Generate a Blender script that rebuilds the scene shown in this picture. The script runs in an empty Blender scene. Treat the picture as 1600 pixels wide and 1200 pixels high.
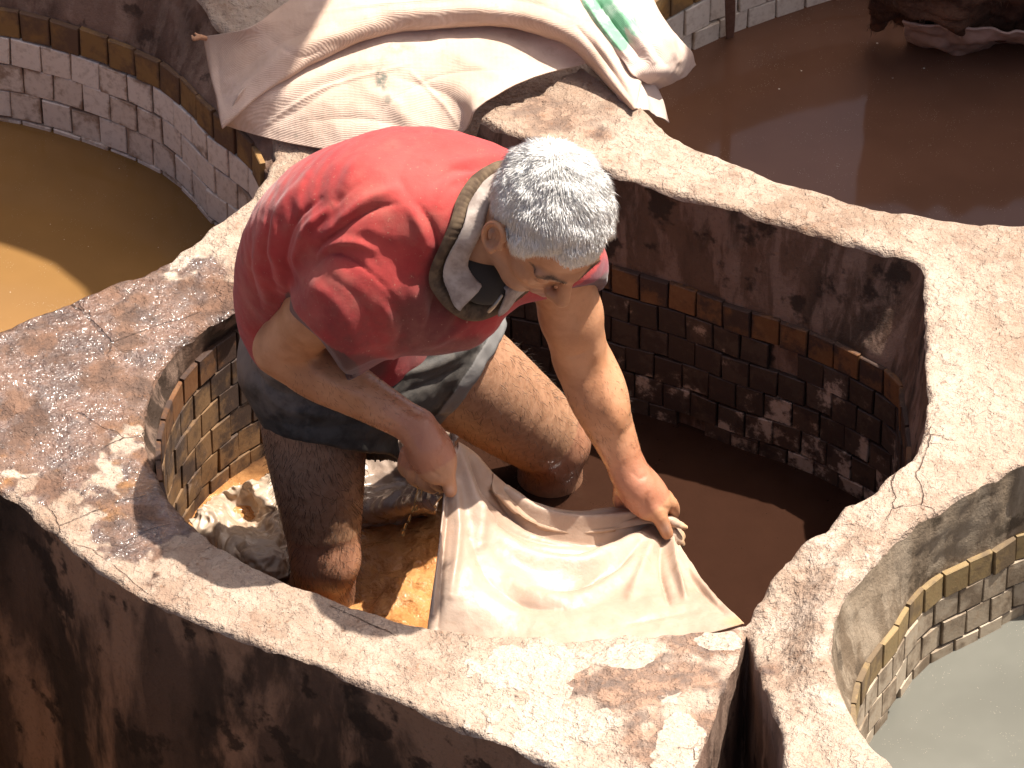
import bpy, bmesh, math, random
import numpy as np
from mathutils import Vector, Matrix
from mathutils.geometry import delaunay_2d_cdt
from mathutils.bvhtree import BVHTree

SC = bpy.context.scene
COL = SC.collection
# ------------------------------------------------------------------ camera
DEP = math.radians(38.0); DIST = 11.0; PPM = 900.0
FW = np.array([0, math.cos(DEP), -math.sin(DEP)])
UPV = np.array([0, math.sin(DEP), math.cos(DEP)])
RT = np.array([1.0, 0, 0])
CAM = -FW * DIST
cd = bpy.data.cameras.new('camera')
cd.sensor_width = 36.0
cd.lens = 36.0 * PPM * DIST / 1600.0
cd.clip_start = 0.1; cd.clip_end = 500.0
co = bpy.data.objects.new('camera', cd); COL.objects.link(co)
co.location = CAM
co.rotation_euler = (math.pi / 2 - DEP, 0, 0)
SC.camera = co
# ------------------------------------------------------------------ sky and sun
SUN = np.array([0.37, 0.13, 0.92]); SUN = SUN / np.linalg.norm(SUN)
w = bpy.data.worlds.new('World'); SC.world = w; w.use_nodes = True
nt = w.node_tree; nt.nodes.clear()
sky = nt.nodes.new('ShaderNodeTexSky'); sky.sky_type = 'NISHITA'; sky.sun_disc = False
sky.sun_elevation = math.asin(SUN[2]); sky.air_density = 0.45; sky.dust_density = 5.0; sky.ozone_density = 0.0
sky.sun_rotation = math.atan2(SUN[0], SUN[1])
bg = nt.nodes.new('ShaderNodeBackground'); bg.inputs[1].default_value = 0.10
wo = nt.nodes.new('ShaderNodeOutputWorld')
nt.links.new(sky.outputs[0], bg.inputs[0]); nt.links.new(bg.outputs[0], wo.inputs[0])
sl = bpy.data.lights.new('sun', 'SUN'); sl.energy = 5.0; sl.angle = math.radians(0.53); sl.color = (1.0, 0.94, 0.85)
so = bpy.data.objects.new('sun', sl); COL.objects.link(so)
so.rotation_euler = Vector(-SUN).to_track_quat('-Z', 'Y').to_euler()
so.location = SUN * 8
SC.view_settings.view_transform = 'Standard'; SC.view_settings.look = 'None'
SC.view_settings.gamma = 1.0; SC.view_settings.exposure = 1.08
SC.view_settings.use_curve_mapping = False
SC.render.engine = 'CYCLES'
SC.cycles.use_denoising = True
SC.cycles.max_bounces = 8
SC.cycles.caustics_reflective = False; SC.cycles.caustics_refractive = False
# ------------------------------------------------------------------ helpers
def ray(px, py):
    return FW + RT * (px - 800) / (PPM * DIST) + UPV * (600 - py) / (PPM * DIST)
def UZ(px, py, z):
    d = ray(px, py); return CAM + d * ((z - CAM[2]) / d[2])
def UY(px, py, y):
    d = ray(px, py); return CAM + d * ((y - CAM[1]) / d[1])

_rs = np.random.RandomState(5)
_perm = _rs.permutation(256); _perm = np.concatenate([_perm, _perm])
_grad = _rs.normal(size=(256, 3)); _grad /= np.linalg.norm(_grad, axis=1)[:, None]
def pn(p, f=1.0, seed=0.0):
    """gradient noise, roughly -1..1, for an (n,3) array"""
    p = np.asarray(p, float) * f + np.array([seed * 17.3, seed * 7.7, seed * 3.1])
    i = np.floor(p).astype(int); t = p - i; i &= 255
    s = t * t * t * (t * (t * 6 - 15) + 10)
    out = 0
    for a in (0, 1):
        for b in (0, 1):
            for c in (0, 1):
                h = _perm[_perm[_perm[(i[:, 0] + a) & 255] + ((i[:, 1] + b) & 255)] + ((i[:, 2] + c) & 255)]
                g = _grad[h]
                d = g[:, 0] * (t[:, 0] - a) + g[:, 1] * (t[:, 1] - b) + g[:, 2] * (t[:, 2] - c)
                wx = s[:, 0] if a else 1 - s[:, 0]
                wy = s[:, 1] if b else 1 - s[:, 1]
                wz = s[:, 2] if c else 1 - s[:, 2]
                out = out + d * wx * wy * wz
    return out * 1.5
def fbm(p, f, octs=3, seed=0.0):
    o = 0; a = 1.0
    for k in range(octs):
        o = o + a * pn(p, f * 2 ** k, seed + k); a *= 0.5
    return o
def sstep(a, b, x):
    t = np.clip((np.asarray(x, float) - a) / (b - a), 0, 1); return t * t * (3 - 2 * t)

def catmull(pts, n, closed=False):
    """resample a control polyline smoothly to n points evenly spaced"""
    P = np.asarray(pts, float); m = len(P)
    seg = m if closed else m - 1
    out = []
    for i in range(seg):
        if closed:
            p0, p1, p2, p3 = P[(i - 1) % m], P[i], P[(i + 1) % m], P[(i + 2) % m]
        else:
            p0, p1, p2, p3 = P[max(i - 1, 0)], P[i], P[i + 1], P[min(i + 2, m - 1)]
        d1 = np.linalg.norm(p2 - p1) ** .5 + 1e-9
        d0 = np.linalg.norm(p1 - p0) ** .5 + 1e-9 if not np.allclose(p0, p1) else d1
        d2 = np.linalg.norm(p3 - p2) ** .5 + 1e-9 if not np.allclose(p3, p2) else d1
        m1 = (p2 - p1) + d1 * ((p1 - p0) / d0 - (p2 - p0) / (d0 + d1)) if not np.allclose(p0, p1) else (p2 - p1)
        m2 = (p2 - p1) + d1 * ((p3 - p2) / d2 - (p3 - p1) / (d1 + d2)) if not np.allclose(p3, p2) else (p2 - p1)
        for t in np.linspace(0, 1, 24, endpoint=False):
            t2, t3 = t * t, t * t * t
            out.append((2*t3-3*t2+1)*p1 + (t3-2*t2+t)*m1 + (-2*t3+3*t2)*p2 + (t3-t2)*m2)
    out.append(P[0] if closed else P[-1])
    out = np.array(out)
    L = np.concatenate([[0], np.cumsum(np.linalg.norm(np.diff(out, axis=0), axis=1))])
    s = np.linspace(0, L[-1], n, endpoint=not closed)
    return np.stack([np.interp(s, L, out[:, k]) for k in range(P.shape[1])], axis=1)

def in_poly(pts, poly):
    x, y = pts[:, 0], pts[:, 1]; ins = np.zeros(len(pts), bool)
    x0, y0 = poly[:, 0], poly[:, 1]; x1, y1 = np.roll(x0, -1), np.roll(y0, -1)
    for a, b, c, d in zip(x0, y0, x1, y1):
        if b == d: continue
        k = ((b > y) != (d > y)) & (x < (c - a) * (y - b) / (d - b) + a)
        ins ^= k
    return ins

def mesh_obj(name, V, F, mat, parent=None, smooth=True, attrs=None, uv=None):
    me = bpy.data.meshes.new(name)
    V = np.asarray(V, np.float32)
    if isinstance(F, np.ndarray):
        n, k = F.shape; flat = F.ravel().astype(np.int32); st = np.arange(n, dtype=np.int32) * k
    else:
        ln_ = np.array([len(f) for f in F], np.int32); flat = np.fromiter((i for f in F for i in f), np.int32); st = np.concatenate([[0], np.cumsum(ln_)[:-1]]).astype(np.int32)
    me.vertices.add(len(V)); me.vertices.foreach_set('co', V.ravel())
    me.loops.add(len(flat)); me.loops.foreach_set('vertex_index', flat)
    me.polygons.add(len(st)); me.polygons.foreach_set('loop_start', st)
    me.update(calc_edges=True)
    if smooth:
        me.polygons.foreach_set('use_smooth', np.ones(len(me.polygons), bool))
    if attrs:
        for k, a in attrs.items():
            a = np.asarray(a, float)
            at = me.attributes.new(k, 'FLOAT', 'POINT'); at.data.foreach_set('value', a.astype(np.float32))
    if mat: me.materials.append(mat)
    o = bpy.data.objects.new(name, me); COL.objects.link(o)
    if parent: o.parent = parent
    return o
def tag(o, label=None, cat=None, group=None, kind=None):
    if label: o['label'] = label
    if cat: o['category'] = cat
    if group: o['group'] = group
    if kind: o['kind'] = kind
    return o
def thing(name, label, cat, group=None, loc=(0, 0, 0)):
    o = bpy.data.objects.new(name, None); COL.objects.link(o); o.empty_display_size = .05
    o.location = loc
    return tag(o, label, cat, group)

# ---- materials
class NT:
    def __init__(s, name):
        s.m = bpy.data.materials.new(name); s.m.use_nodes = True
        s.t = s.m.node_tree; s.t.nodes.clear()
        s.out = s.n('ShaderNodeOutputMaterial'); s.b = s.n('ShaderNodeBsdfPrincipled')
        s.l(s.b.outputs[0], s.out.inputs[0])
        s.pos = s.n('ShaderNodeNewGeometry').outputs['Position']
    def n(s, t): return s.t.nodes.new(t)
    def l(s, a, b): s.t.links.new(a, b)
    def put(s, sock, v):
        if isinstance(v, bpy.types.NodeSocket): s.l(v, sock)
        elif isinstance(v, (tuple, list)) and len(v) == 3 and sock.type == 'RGBA': sock.default_value = (*v, 1)
        else: sock.default_value = v
    def noise(s, scale, detail=4, rough=.55, vec=None, stretch=None, dist=0.0, off=0.0):
        v = vec if vec is not None else s.pos
        if stretch or off:
            mp = s.n('ShaderNodeMapping'); s.l(v, mp.inputs[0])
            mp.inputs['Scale'].default_value = stretch or (1, 1, 1); mp.inputs['Location'].default_value = (off, off * .7, off * .3)
            v = mp.outputs[0]
        k = s.n('ShaderNodeTexNoise'); s.l(v, k.inputs['Vector'])
        k.inputs['Scale'].default_value = scale; k.inputs['Detail'].default_value = detail
        k.inputs['Roughness'].default_value = rough; k.inputs['Distortion'].default_value = dist
        return k.outputs[0]
    def vor(s, scale, feat='F1', vec=None, out=0):
        k = s.n('ShaderNodeTexVoronoi'); k.feature = feat; s.l(vec if vec is not None else s.pos, k.inputs['Vector'])
        k.inputs['Scale'].default_value = scale
        return k.outputs[out]
    def ramp(s, f, a, b, lo=0.0, hi=1.0):
        k = s.n('ShaderNodeMapRange'); k.interpolation_type = 'SMOOTHSTEP'
        s.put(k.inputs[0], f)
        for i, v in zip((1, 2, 3, 4), (a, b, lo, hi)): k.inputs[i].default_value = v
        return k.outputs[0]
    def mix(s, f, a, b, mode='MIX'):
        k = s.n('ShaderNodeMix'); k.data_type = 'RGBA'; k.blend_type = mode
        s.put(k.inputs[0], f); s.put(k.inputs[6], a); s.put(k.inputs[7], b)
        return k.outputs[2]
    def math(s, op, a, b=0.0, c=None):
        k = s.n('ShaderNodeMath'); k.operation = op; s.put(k.inputs[0], a); s.put(k.inputs[1], b)
        if c is not None: s.put(k.inputs[2], c)
        return k.outputs[0]
    def attr(s, name):
        k = s.n('ShaderNodeAttribute'); k.attribute_name = name; return k.outputs['Fac']
    def rand(s): return s.n('ShaderNodeObjectInfo').outputs['Random']
    def bump(s, h, strength=.5, dist=.01, prev=None):
        k = s.n('ShaderNodeBump'); k.inputs['Strength'].default_value = strength; k.inputs['Distance'].default_value = dist
        s.put(k.inputs['Height'], h)
        if prev is not None: s.l(prev, k.inputs['Normal'])
        return k.outputs[0]
    def set(s, **kw):
        names = dict(col='Base Color', rough='Roughness', nrm='Normal', spec='Specular IOR Level', trans='Transmission Weight', ior='IOR',
                     sss='Subsurface Weight', sssr='Subsurface Radius', ssss='Subsurface Scale', coat='Coat Weight', coatr='Coat Roughness', sheen='Sheen Weight', metal='Metallic', alpha='Alpha')
        for k, v in kw.items(): s.put(s.b.inputs[names[k]], v)
        return s.m
# ------------------------------------------------------------------ masonry layout
def L2(pxs, extra=()):
    return [tuple(UZ(a, b, z)) for a, b, z in pxs] + [tuple(e) for e in extra]
M_PX = [(380,478,.37),(330,505,.36),(285,540,.355),(250,585,.35),(228,640,.345),(230,700,.34),(255,765,.335),(300,822,.33),(360,866,.33),(450,907,.33),(550,947,.33),(660,976,.33),(780,990,.335),(900,994,.34),(1040,991,.345),(1120,984,.35),(1168,975,.355),
        (1183,940,.38),(1215,890,.40),(1265,837,.42),(1350,772,.44),(1410,725,.45),(1438,690,.455),(1447,620,.46),(1446,540,.465),(1443,470,.47),(1437,412,.475),(1380,394,.48),(1250,355,.485),(1120,318,.49),(1000,282,.49),(900,247,.49),(800,207,.49),(735,180,.49)]
LOOP = {}
LOOP['M'] = np.array(L2(M_PX, [(-.17,.12,.43),(-.27,.06,.41),(-.37,-.06,.39),(-.42,-.17,.38)]))
LOOP['L'] = np.array(L2([(425,256,.40),(402,290,.395),(380,320,.39),(340,347,.385),(300,375,.38),(240,415,.37),(150,453,.365),(80,485,.36),(0,515,.36)],
     [(-1.0,-.36,.36),(-1.2,-.36,.37),(-1.45,-.2,.42),(-1.55,.1,.5),(-1.45,.4,.55),(-1.3,.56,.57),(-1.1,.64,.57),(-.92,.63,.57),(-.80,.585,.57),(-.68,.515,.56),(-.58,.44,.54),(-.48,.32,.5),(-.42,.2,.44)]))
LOOP['R1'] = np.array(L2([(912,100,.49),(985,152,.49),(1050,206,.49),(1150,252,.488),(1250,290,.485),(1350,321,.48),(1450,338,.48),(1520,345,.48),(1600,348,.48)],
     [(1.1,-.13,.48),(1.3,-.0,.48),(1.44,.25,.49),(1.40,.55,.5),(1.2,.76,.5),(1.0,.83,.5),(.8,.87,.5),(.6,.84,.5),(.42,.745,.5),(.27,.63,.5),(.17,.48,.5),(.13,.36,.5)]))
LOOP['R2'] = np.array(L2([(1600,722,.45),(1560,741,.45),(1500,775,.45),(1440,808,.445),(1390,850,.44),(1340,903,.435),(1312,950,.43),(1302,990,.43),(1305,1040,.425),(1320,1085,.42),(1350,1140,.42),(1390,1185,.42),(1425,1215,.42)],
     [(.75,-1.66,.42),(1.0,-1.72,.42),(1.25,-1.55,.42),(1.35,-1.25,.43),(1.3,-.95,.44),(1.1,-.78,.45),(.95,-.73,.45)]))
LOOP['F'] = np.array(L2([(0,765,.33),(60,808,.33),(130,868,.33),(200,921,.33),(300,962,.33),(420,1010,.33),(560,1065,.33),(700,1125,.33),(800,1168,.33),(880,1205,.33)],
     [(.15,-1.46,.33),(.14,-1.7,.33),(-.1,-2.0,.33),(-.5,-2.2,.33),(-.9,-2.1,.33),(-1.25,-1.7,.33),(-1.3,-1.1,.33),(-1.15,-.7,.33),(-.97,-.6,.33)]))
LOOP['F2'] = np.array(L2([(1167,990,.352),(1152,1030,.35),(1138,1062,.348),(1112,1130,.345),(1085,1200,.345)],
     [(.23,-1.56,.34),(.22,-1.8,.34),(.33,-1.95,.37),(.44,-1.8,.41),(.43,-1.6,.41)]) + L2([(1226,1200,.41),(1222,1150,.405),(1205,1095,.40),(1188,1050,.39),(1176,1015,.37)]))
CTRL = np.concatenate([v for v in LOOP.values()])
# the raised end of the dividing wall stops in a step
S0, S1 = np.array([-.071, .112]), np.array([.121, .27])
SD = (S1 - S0) / np.linalg.norm(S1 - S0); SN = np.array([-SD[1], SD[0]])
def base_z(xy):
    xy = np.asarray(xy, float)
    out = np.empty(len(xy))
    for k in range(0, len(xy), 4000):
        q = xy[k:k+4000]
        d2 = ((q[:, None, :] - CTRL[None, :, :2]) ** 2).sum(2) + 2e-4
        wt = 1 / d2 ** 1.7
        out[k:k+4000] = (wt * CTRL[None, :, 2]).sum(1) / wt.sum(1)
    r = xy - S0
    side = r @ SN + .008 * pn(np.c_[xy, np.zeros(len(xy))], 22, 3)
    along = r @ SD
    near = sstep(-.12, .0, along) * (1 - sstep(.32, .5, along))
    lowz = .385 + .02 * sstep(0, .3, along)
    f = sstep(-.006, .012, side) * (1 - sstep(.22, .4, side)) * near
    out = out * (1 - f) + np.minimum(out, lowz) * f
    return out
def disp(p):
    """crumbly relief of old masonry"""
    p = np.asarray(p, float)
    d = np.stack([fbm(p, 9, 3, s) * .0028 + fbm(p, 34, 3, s + 9) * .0024 for s in (1, 2, 3)], 1)
    d[:, 2] += fbm(p, 5, 2, 5) * .004 - .004 * np.maximum(0, pn(p, 26, 8) - .25)
    return d

EDGE = {}
RIM_R = .016
def rimr(xy):
    xy = np.asarray(xy, float)[:, :2]; return np.clip(.010 + .010 * fbm(np.c_[xy, np.zeros(len(xy))], 14, 2, 19), .004, .0155)
for k, v in LOOP.items():
    n = int(np.linalg.norm(np.diff(v[:, :2], axis=0), axis=1).sum() / .0105)
    c = catmull(v, n, True)
    t = np.roll(c, -1, 0) - np.roll(c, 1, 0); nr = np.c_[t[:, 1], -t[:, 0]]; nr /= np.linalg.norm(nr, axis=1)[:, None]
    a = .5 * np.sum(c[:, 0] * np.roll(c[:, 1], -1) - np.roll(c[:, 0], -1) * c[:, 1])
    if a < 0: nr = -nr          # nr points out of the vat
    j = fbm(np.c_[c[:, :2], np.zeros(n)], 16, 3, 4) * .0035 + np.maximum(0, fbm(np.c_[c[:, :2], np.zeros(n)], 40, 2, 6)) * .004
    c[:, :2] += nr * j[:, None]
    EDGE[k] = (c, nr)
def edge_dist(xy):
    d = np.full(len(xy), 9.0)
    for c, _ in EDGE.values():
        for k in range(0, len(xy), 4000):
            q = xy[k:k+4000]
            m = np.sqrt(((q[:, None] - c[None, :, :2]) ** 2).sum(2).min(1))
            d[k:k+4000] = np.minimum(d[k:k+4000], m)
    return d

# top sheet
pts = []; edges = []
for k, (c, nr) in EDGE.items():
    s = len(pts); n = len(c)
    pts += [tuple(q) for q in c[:, :2]]
    edges += [(s + i, s + (i + 1) % n) for i in range(n)]
nb = len(pts)
gx, gy = np.meshgrid(np.arange(-1.06, 1.06, .0115), np.arange(-1.62, .86, .0115))
fine = np.c_[gx.ravel(), gy.ravel()] + np.random.RandomState(1).uniform(-.003, .003, (gx.size, 2))
gx, gy = np.meshgrid(np.arange(-3.5, 3.51, .07), np.arange(-3.5, 3.51, .07))
coarse = np.c_[gx.ravel(), gy.ravel()]
coarse = coarse[(np.abs(coarse[:, 0]) > 1.07) | (coarse[:, 1] < -1.63) | (coarse[:, 1] > .87)]
cand = np.concatenate([fine, coarse])
ok = np.ones(len(cand), bool)
for c, _ in EDGE.values(): ok &= ~in_poly(cand, c[:, :2])
cand = cand[ok]
ring = []
for k, (c, nr) in EDGE.items():
    for o in (.0022, .006, .011): ring.append(c[:, :2] + nr * o)
ring = np.concatenate(ring)
ok = np.ones(len(ring), bool)
for c, _ in EDGE.values(): ok &= ~in_poly(ring, c[:, :2])
ring = ring[ok]; ring = ring[edge_dist(ring) > .0018]
cand = cand[edge_dist(cand) > .0155]
allp = pts + [tuple(q) for q in ring] + [tuple(q) for q in cand]
cv, ce, cf, *_ = delaunay_2d_cdt([Vector(p) for p in allp], edges, [], 0, 1e-6)
XY = np.array([tuple(v) for v in cv]); TF = np.array([tuple(f) for f in cf])
cen = XY[TF].mean(1); keep = np.ones(len(TF), bool)
for c, _ in EDGE.values(): keep &= ~in_poly(cen, c[:, :2])
TF = TF[keep]
def rim_drop(d, xy):
    r = rimr(xy); q = np.clip(1 - d / r, 0, 1); return r * (1 - np.sqrt(np.maximum(0, 1 - q * q)))
ed = edge_dist(XY)
TZ = base_z(XY) - rim_drop(ed, XY)
TOP = np.c_[XY, TZ]; TOPD = TOP + disp(TOP)
def blob(xy, cx, cy, rx, ry, soft=.35):
    r = np.sqrt(((xy[:, 0] - cx) / rx) ** 2 + ((xy[:, 1] - cy) / ry) ** 2) + .35 * fbm(np.c_[xy, np.zeros(len(xy))], 9, 3, 12)
    return 1 - sstep(1 - soft, 1 + soft, r)
def blob(xy, cx, cy, rx, ry, soft=.35):
    q = np.c_[xy, np.zeros(len(xy))]
    r = np.sqrt(((xy[:, 0] - cx) / rx) ** 2 + ((xy[:, 1] - cy) / ry) ** 2) + .55 * fbm(q, 11, 4, 12) + .25 * fbm(q, 50, 2, 13)
    return 1 - sstep(1 - max(soft, .3), 1 + max(soft, .3), r)
def PXY(px, py, z): return UZ(px, py, z)[:2]
wet = np.maximum.reduce([blob(XY, -.68, -.42, .20, .26), blob(XY, -.56, -.28, .16, .13), blob(XY, -.58, -.72, .10, .16), blob(XY, -.80, -.50, .16, .17)])
x1, y1 = PXY(1010, 1075, .34); x2, y2 = PXY(1080, 1010, .34)
stain = np.maximum.reduce([blob(XY, x1, y1, .17, .065), blob(XY, x2 + .03, y2, .06, .05), blob(XY, x1 + .07, y1 - .12, .09, .1),
                           .55 * blob(XY, *PXY(860, 180, .49), .09, .08), .5 * blob(XY, *PXY(1310, 345, .48), .05, .03)])
pale = np.maximum.reduce([blob(XY, *PXY(1130, 1005, .35), .035, .03, .15), blob(XY, *PXY(975, 1028, .35), .05, .035, .15), blob(XY, *PXY(820, 1040, .34), .1, .05, .2),
                          blob(XY, *PXY(1060, 1160, .34), .035, .14, .15), blob(XY, *PXY(265, 420, .37), .07, .035, .25), blob(XY, *PXY(20, 735, .33), .07, .025, .3),
                          blob(XY, *PXY(860, 1130, .34), .09, .07, .2), .45 * blob(XY, .48, -1.05, .12, .5, .5), .35 * blob(XY, .75, -.55, .25, .3, .5)])

def mat_top():
    s = NT('crumbling masonry')
    n1 = s.noise(2.6, 6, .6); n2 = s.noise(15, 6, .62); n3 = s.noise(85, 4, .62); n4 = s.noise(8, 7, .64, off=5.0); n5 = s.noise(30, 5, .62, off=7.0)
    wet = s.attr('wet'); st = s.attr('stain'); pa = s.attr('pale')
    c = s.mix(s.ramp(n1, .36, .64), (.275, .19, .135), (.405, .315, .245))
    c = s.mix(s.ramp(n2, .46, .70, 0, .6), c, (.225, .142, .098))
    fl = s.ramp(n5, .50, .545)                                   # a thin flaking skin of lime
    c = s.mix(s.math('MULTIPLY', fl, .22), c, (.45, .365, .29))
    c = s.mix(s.ramp(n4, .60, .74, 0, .55), c, (.17, .10, .066))
    pm = s.ramp(s.math('ADD', s.math('MULTIPLY', pa, .9), s.math('MULTIPLY', s.math('SUBTRACT', n2, .5), 1.1)), .34, .56, 0, .8)
    c = s.mix(pm, c, s.mix(s.ramp(n3, .3, .7), (.41, .32, .25), (.53, .44, .36)))
    sm = s.ramp(s.math('ADD', s.math('MULTIPLY', st, .9), s.math('MULTIPLY', s.math('SUBTRACT', n4, .5), 1.2)), .15, .75, 0, .8)
    sm = s.math('MULTIPLY', sm, s.ramp(pm, .35, .7, 1, .15))
    c = s.mix(sm, c, s.mix(s.ramp(n5, .38, .62), (.085, .055, .046), (.27, .155, .10)))
    wm = s.ramp(s.math('ADD', wet, s.math('MULTIPLY', s.math('SUBTRACT', n4, .5), .9)), .22, .55)
    wc = s.mix(s.ramp(n2, .4, .6), (.065, .033, .024), (.15, .078, .05))
    wc = s.mix(s.ramp(s.noise(6, 6, .6, off=9.0), .56, .66, 0, .75), wc, (.34, .15, .04))
    c = s.mix(s.math('MULTIPLY', wm, .88), c, wc)
    c = s.mix(s.ramp(n3, .58, .70, 0, .55), c, (.20, .10, .055))
    wob = s.n('ShaderNodeVectorMath'); wob.operation = 'ADD'; s.l(s.pos, wob.inputs[0])
    wn = s.n('ShaderNodeTexNoise'); wn.inputs['Scale'].default_value = 9; wn.inputs['Detail'].default_value = 5
    wsc = s.n('ShaderNodeVectorMath'); wsc.operation = 'SCALE'; wsc.inputs['Scale'].default_value = .16; s.l(wn.outputs['Color'], wsc.inputs[0]); s.l(wsc.outputs[0], wob.inputs[1])
    ck = s.ramp(s.vor(5.5, 'DISTANCE_TO_EDGE', wob.outputs[0]), .002, .009, 1, 0)
    ck = s.math('MULTIPLY', ck, s.ramp(s.noise(4, 3, .5, off=11.0), .60, .66))
    c = s.mix(s.math('MULTIPLY', ck, .8), c, (.09, .055, .04))
    film = s.ramp(s.noise(13, 4, .5, off=3.0), .40, .54)
    wf = s.math('MULTIPLY', wm, film)
    r = s.math('SUBTRACT', .9, s.math('MULTIPLY', wf, .55))
    b = s.bump(s.noise(38, 5, .62), .9, .018)
    b = s.bump(s.math('ADD', fl, s.math('MULTIPLY', pm, 1.0)), .6, .003, b)
    b = s.bump(n3, .7, .006, b)
    b = s.bump(ck, -.9, .006, b) if False else s.bump(s.math('SUBTRACT', 1.0, ck), .9, .006, b)
    cb = s.bump(s.noise(42, 2, .5), 1.0, .03); cb = s.bump(s.noise(120, 2, .5), .7, .006, cb)
    s.l(cb, s.b.inputs['Coat Normal']); s.b.inputs['Coat IOR'].default_value = 1.45
    return s.set(col=c, rough=r, nrm=b, spec=s.math('ADD', .2, s.math('MULTIPLY', wf, .4)), coat=wf, coatr=.13)
MT_TOP = mat_top()
terr = mesh_obj('masonry_ground', TOPD, TF, MT_TOP, attrs=dict(wet=wet, stain=stain, pale=pale))
tag(terr, 'rough brown masonry paving between the dyeing vats', None, None, 'structure')

# ------------------------------------------------------------------ vat walls
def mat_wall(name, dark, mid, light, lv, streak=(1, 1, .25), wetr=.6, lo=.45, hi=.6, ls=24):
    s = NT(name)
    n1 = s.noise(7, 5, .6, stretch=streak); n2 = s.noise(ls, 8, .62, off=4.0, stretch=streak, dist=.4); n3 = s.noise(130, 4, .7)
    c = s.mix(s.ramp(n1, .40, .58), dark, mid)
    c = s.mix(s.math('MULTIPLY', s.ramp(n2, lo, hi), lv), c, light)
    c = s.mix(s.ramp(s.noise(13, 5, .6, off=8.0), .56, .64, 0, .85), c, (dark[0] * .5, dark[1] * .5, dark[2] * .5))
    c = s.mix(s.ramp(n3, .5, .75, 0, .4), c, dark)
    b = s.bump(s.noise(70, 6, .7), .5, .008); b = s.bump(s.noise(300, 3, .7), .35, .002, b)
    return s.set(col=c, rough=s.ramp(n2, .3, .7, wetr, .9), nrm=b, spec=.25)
WALLM = {
 'M': mat_wall('stained vat plaster', (.040, .025, .017), (.12, .068, .044), (.29, .19, .14), .55),
 'L': mat_wall('brown vat plaster', (.085, .048, .033), (.20, .12, .085), (.34, .24, .18), .35),
 'R1': mat_wall('pale vat plaster', (.2, .14, .1), (.3, .22, .17), (.4, .32, .26), .5),
 'R2': mat_wall('dusty vat plaster', (.14, .10, .065), (.25, .19, .13), (.36, .29, .21), .5),
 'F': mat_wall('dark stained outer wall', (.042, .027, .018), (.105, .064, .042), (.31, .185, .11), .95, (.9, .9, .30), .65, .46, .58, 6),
 'F2': mat_wall('dark notch wall', (.12, .075, .055), (.24, .15, .11), (.34, .23, .17), .5)}
VLAB = {'M': ('round dye vat of brown water with the man standing in it', 'vat'), 'L': ('tiled vat of amber water beside the wet shiny ridge', 'vat'),
        'R1': ('tiled vat of dark brown water with a fur hide hanging in it', 'vat'), 'R2': ('tiled vat of pale grey water', 'vat'),
        'F': ('dark stained outer vat wall streaked with tan patches', 'vat'), 'F2': ('narrow dark notch between the rim and the pale vat edge', 'vat')}
VAT = {}
TILE_RING = {}
# tile ring plans (where the tiles meet the water)
def zpt(a): return [tuple(UZ(px, py, z)[:2]) for px, py, z in a]
TILE_RING['M'] = np.array(zpt([(430,700,0),(370,737,0),(310,790,0)]) + [(-.57,-.45),(-.575,-.6),(-.53,-.76),(-.40,-.92),(-.17,-1.03),(.1,-1.07),(.34,-1.03),(.5,-.9),(.6,-.75),(.645,-.6),(.645,-.43)] +
                          zpt([(1390,808,0),(1340,775,0),(1260,735,0),(1150,697,0),(1060,662,0),(985,640,0)]) + [(.05,-.0),(-.12,.03),(-.28,-.04)])
TILE_RING['L'] = np.array([(-.46,.19)]+zpt([(330,343,.15),(300,310,.15),(260,275,.15),(200,245,.15),(100,210,.15),(0,187,.15)]) + [(-1.1,.6),(-1.3,.52),(-1.43,.35),(-1.5,.1),(-1.42,-.18),(-1.2,-.33),(-.95,-.40),(-.76,-.30),(-.60,-.19),(-.47,-.04),(-.43,.10)])
TILE_RING['R1'] = np.array([(.31,.1),(.19,.27),(.18,.42),(.24,.56)] + zpt([(1080,78,.25),(1140,52,.25),(1250,14,.25),(1300,0,.25)]) + [(.8,.82),(1.0,.79),(1.18,.72),(1.36,.52),(1.4,.25),(1.27,.02),(1.05,-.09),(.85,-.135),(.69,-.12),(.48,-.04)])
TILE_RING['R2'] = np.array(zpt([(1600,960,.12),(1550,985,.12),(1500,1010,.12),(1450,1037,.12),(1415,1075,.12),(1395,1108,.12)]) + [(.560,-1.09),(.535,-1.18),(.54,-1.30),(.575,-1.42),(.65,-1.54),(.8,-1.63),(1.0,-1.67),(1.22,-1.52),(1.31,-1.25),(1.26,-.97),(1.1,-.81),(.95,-.755)])
TTOP = {'M': .297, 'L': .394, 'R1': .41, 'R2': .295}
WZ = {'M': 0.0, 'L': .15, 'R1': .25, 'R2': .12}
TS = .0605
TSV = {'M': .0535, 'L': .0590, 'R1': .0605, 'R2': .0505}
def ccw(P):
    a = np.sum(P[:, 0] * np.roll(P[:, 1], -1) - np.roll(P[:, 0], -1) * P[:, 1]); return P if a > 0 else P[::-1]
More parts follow.
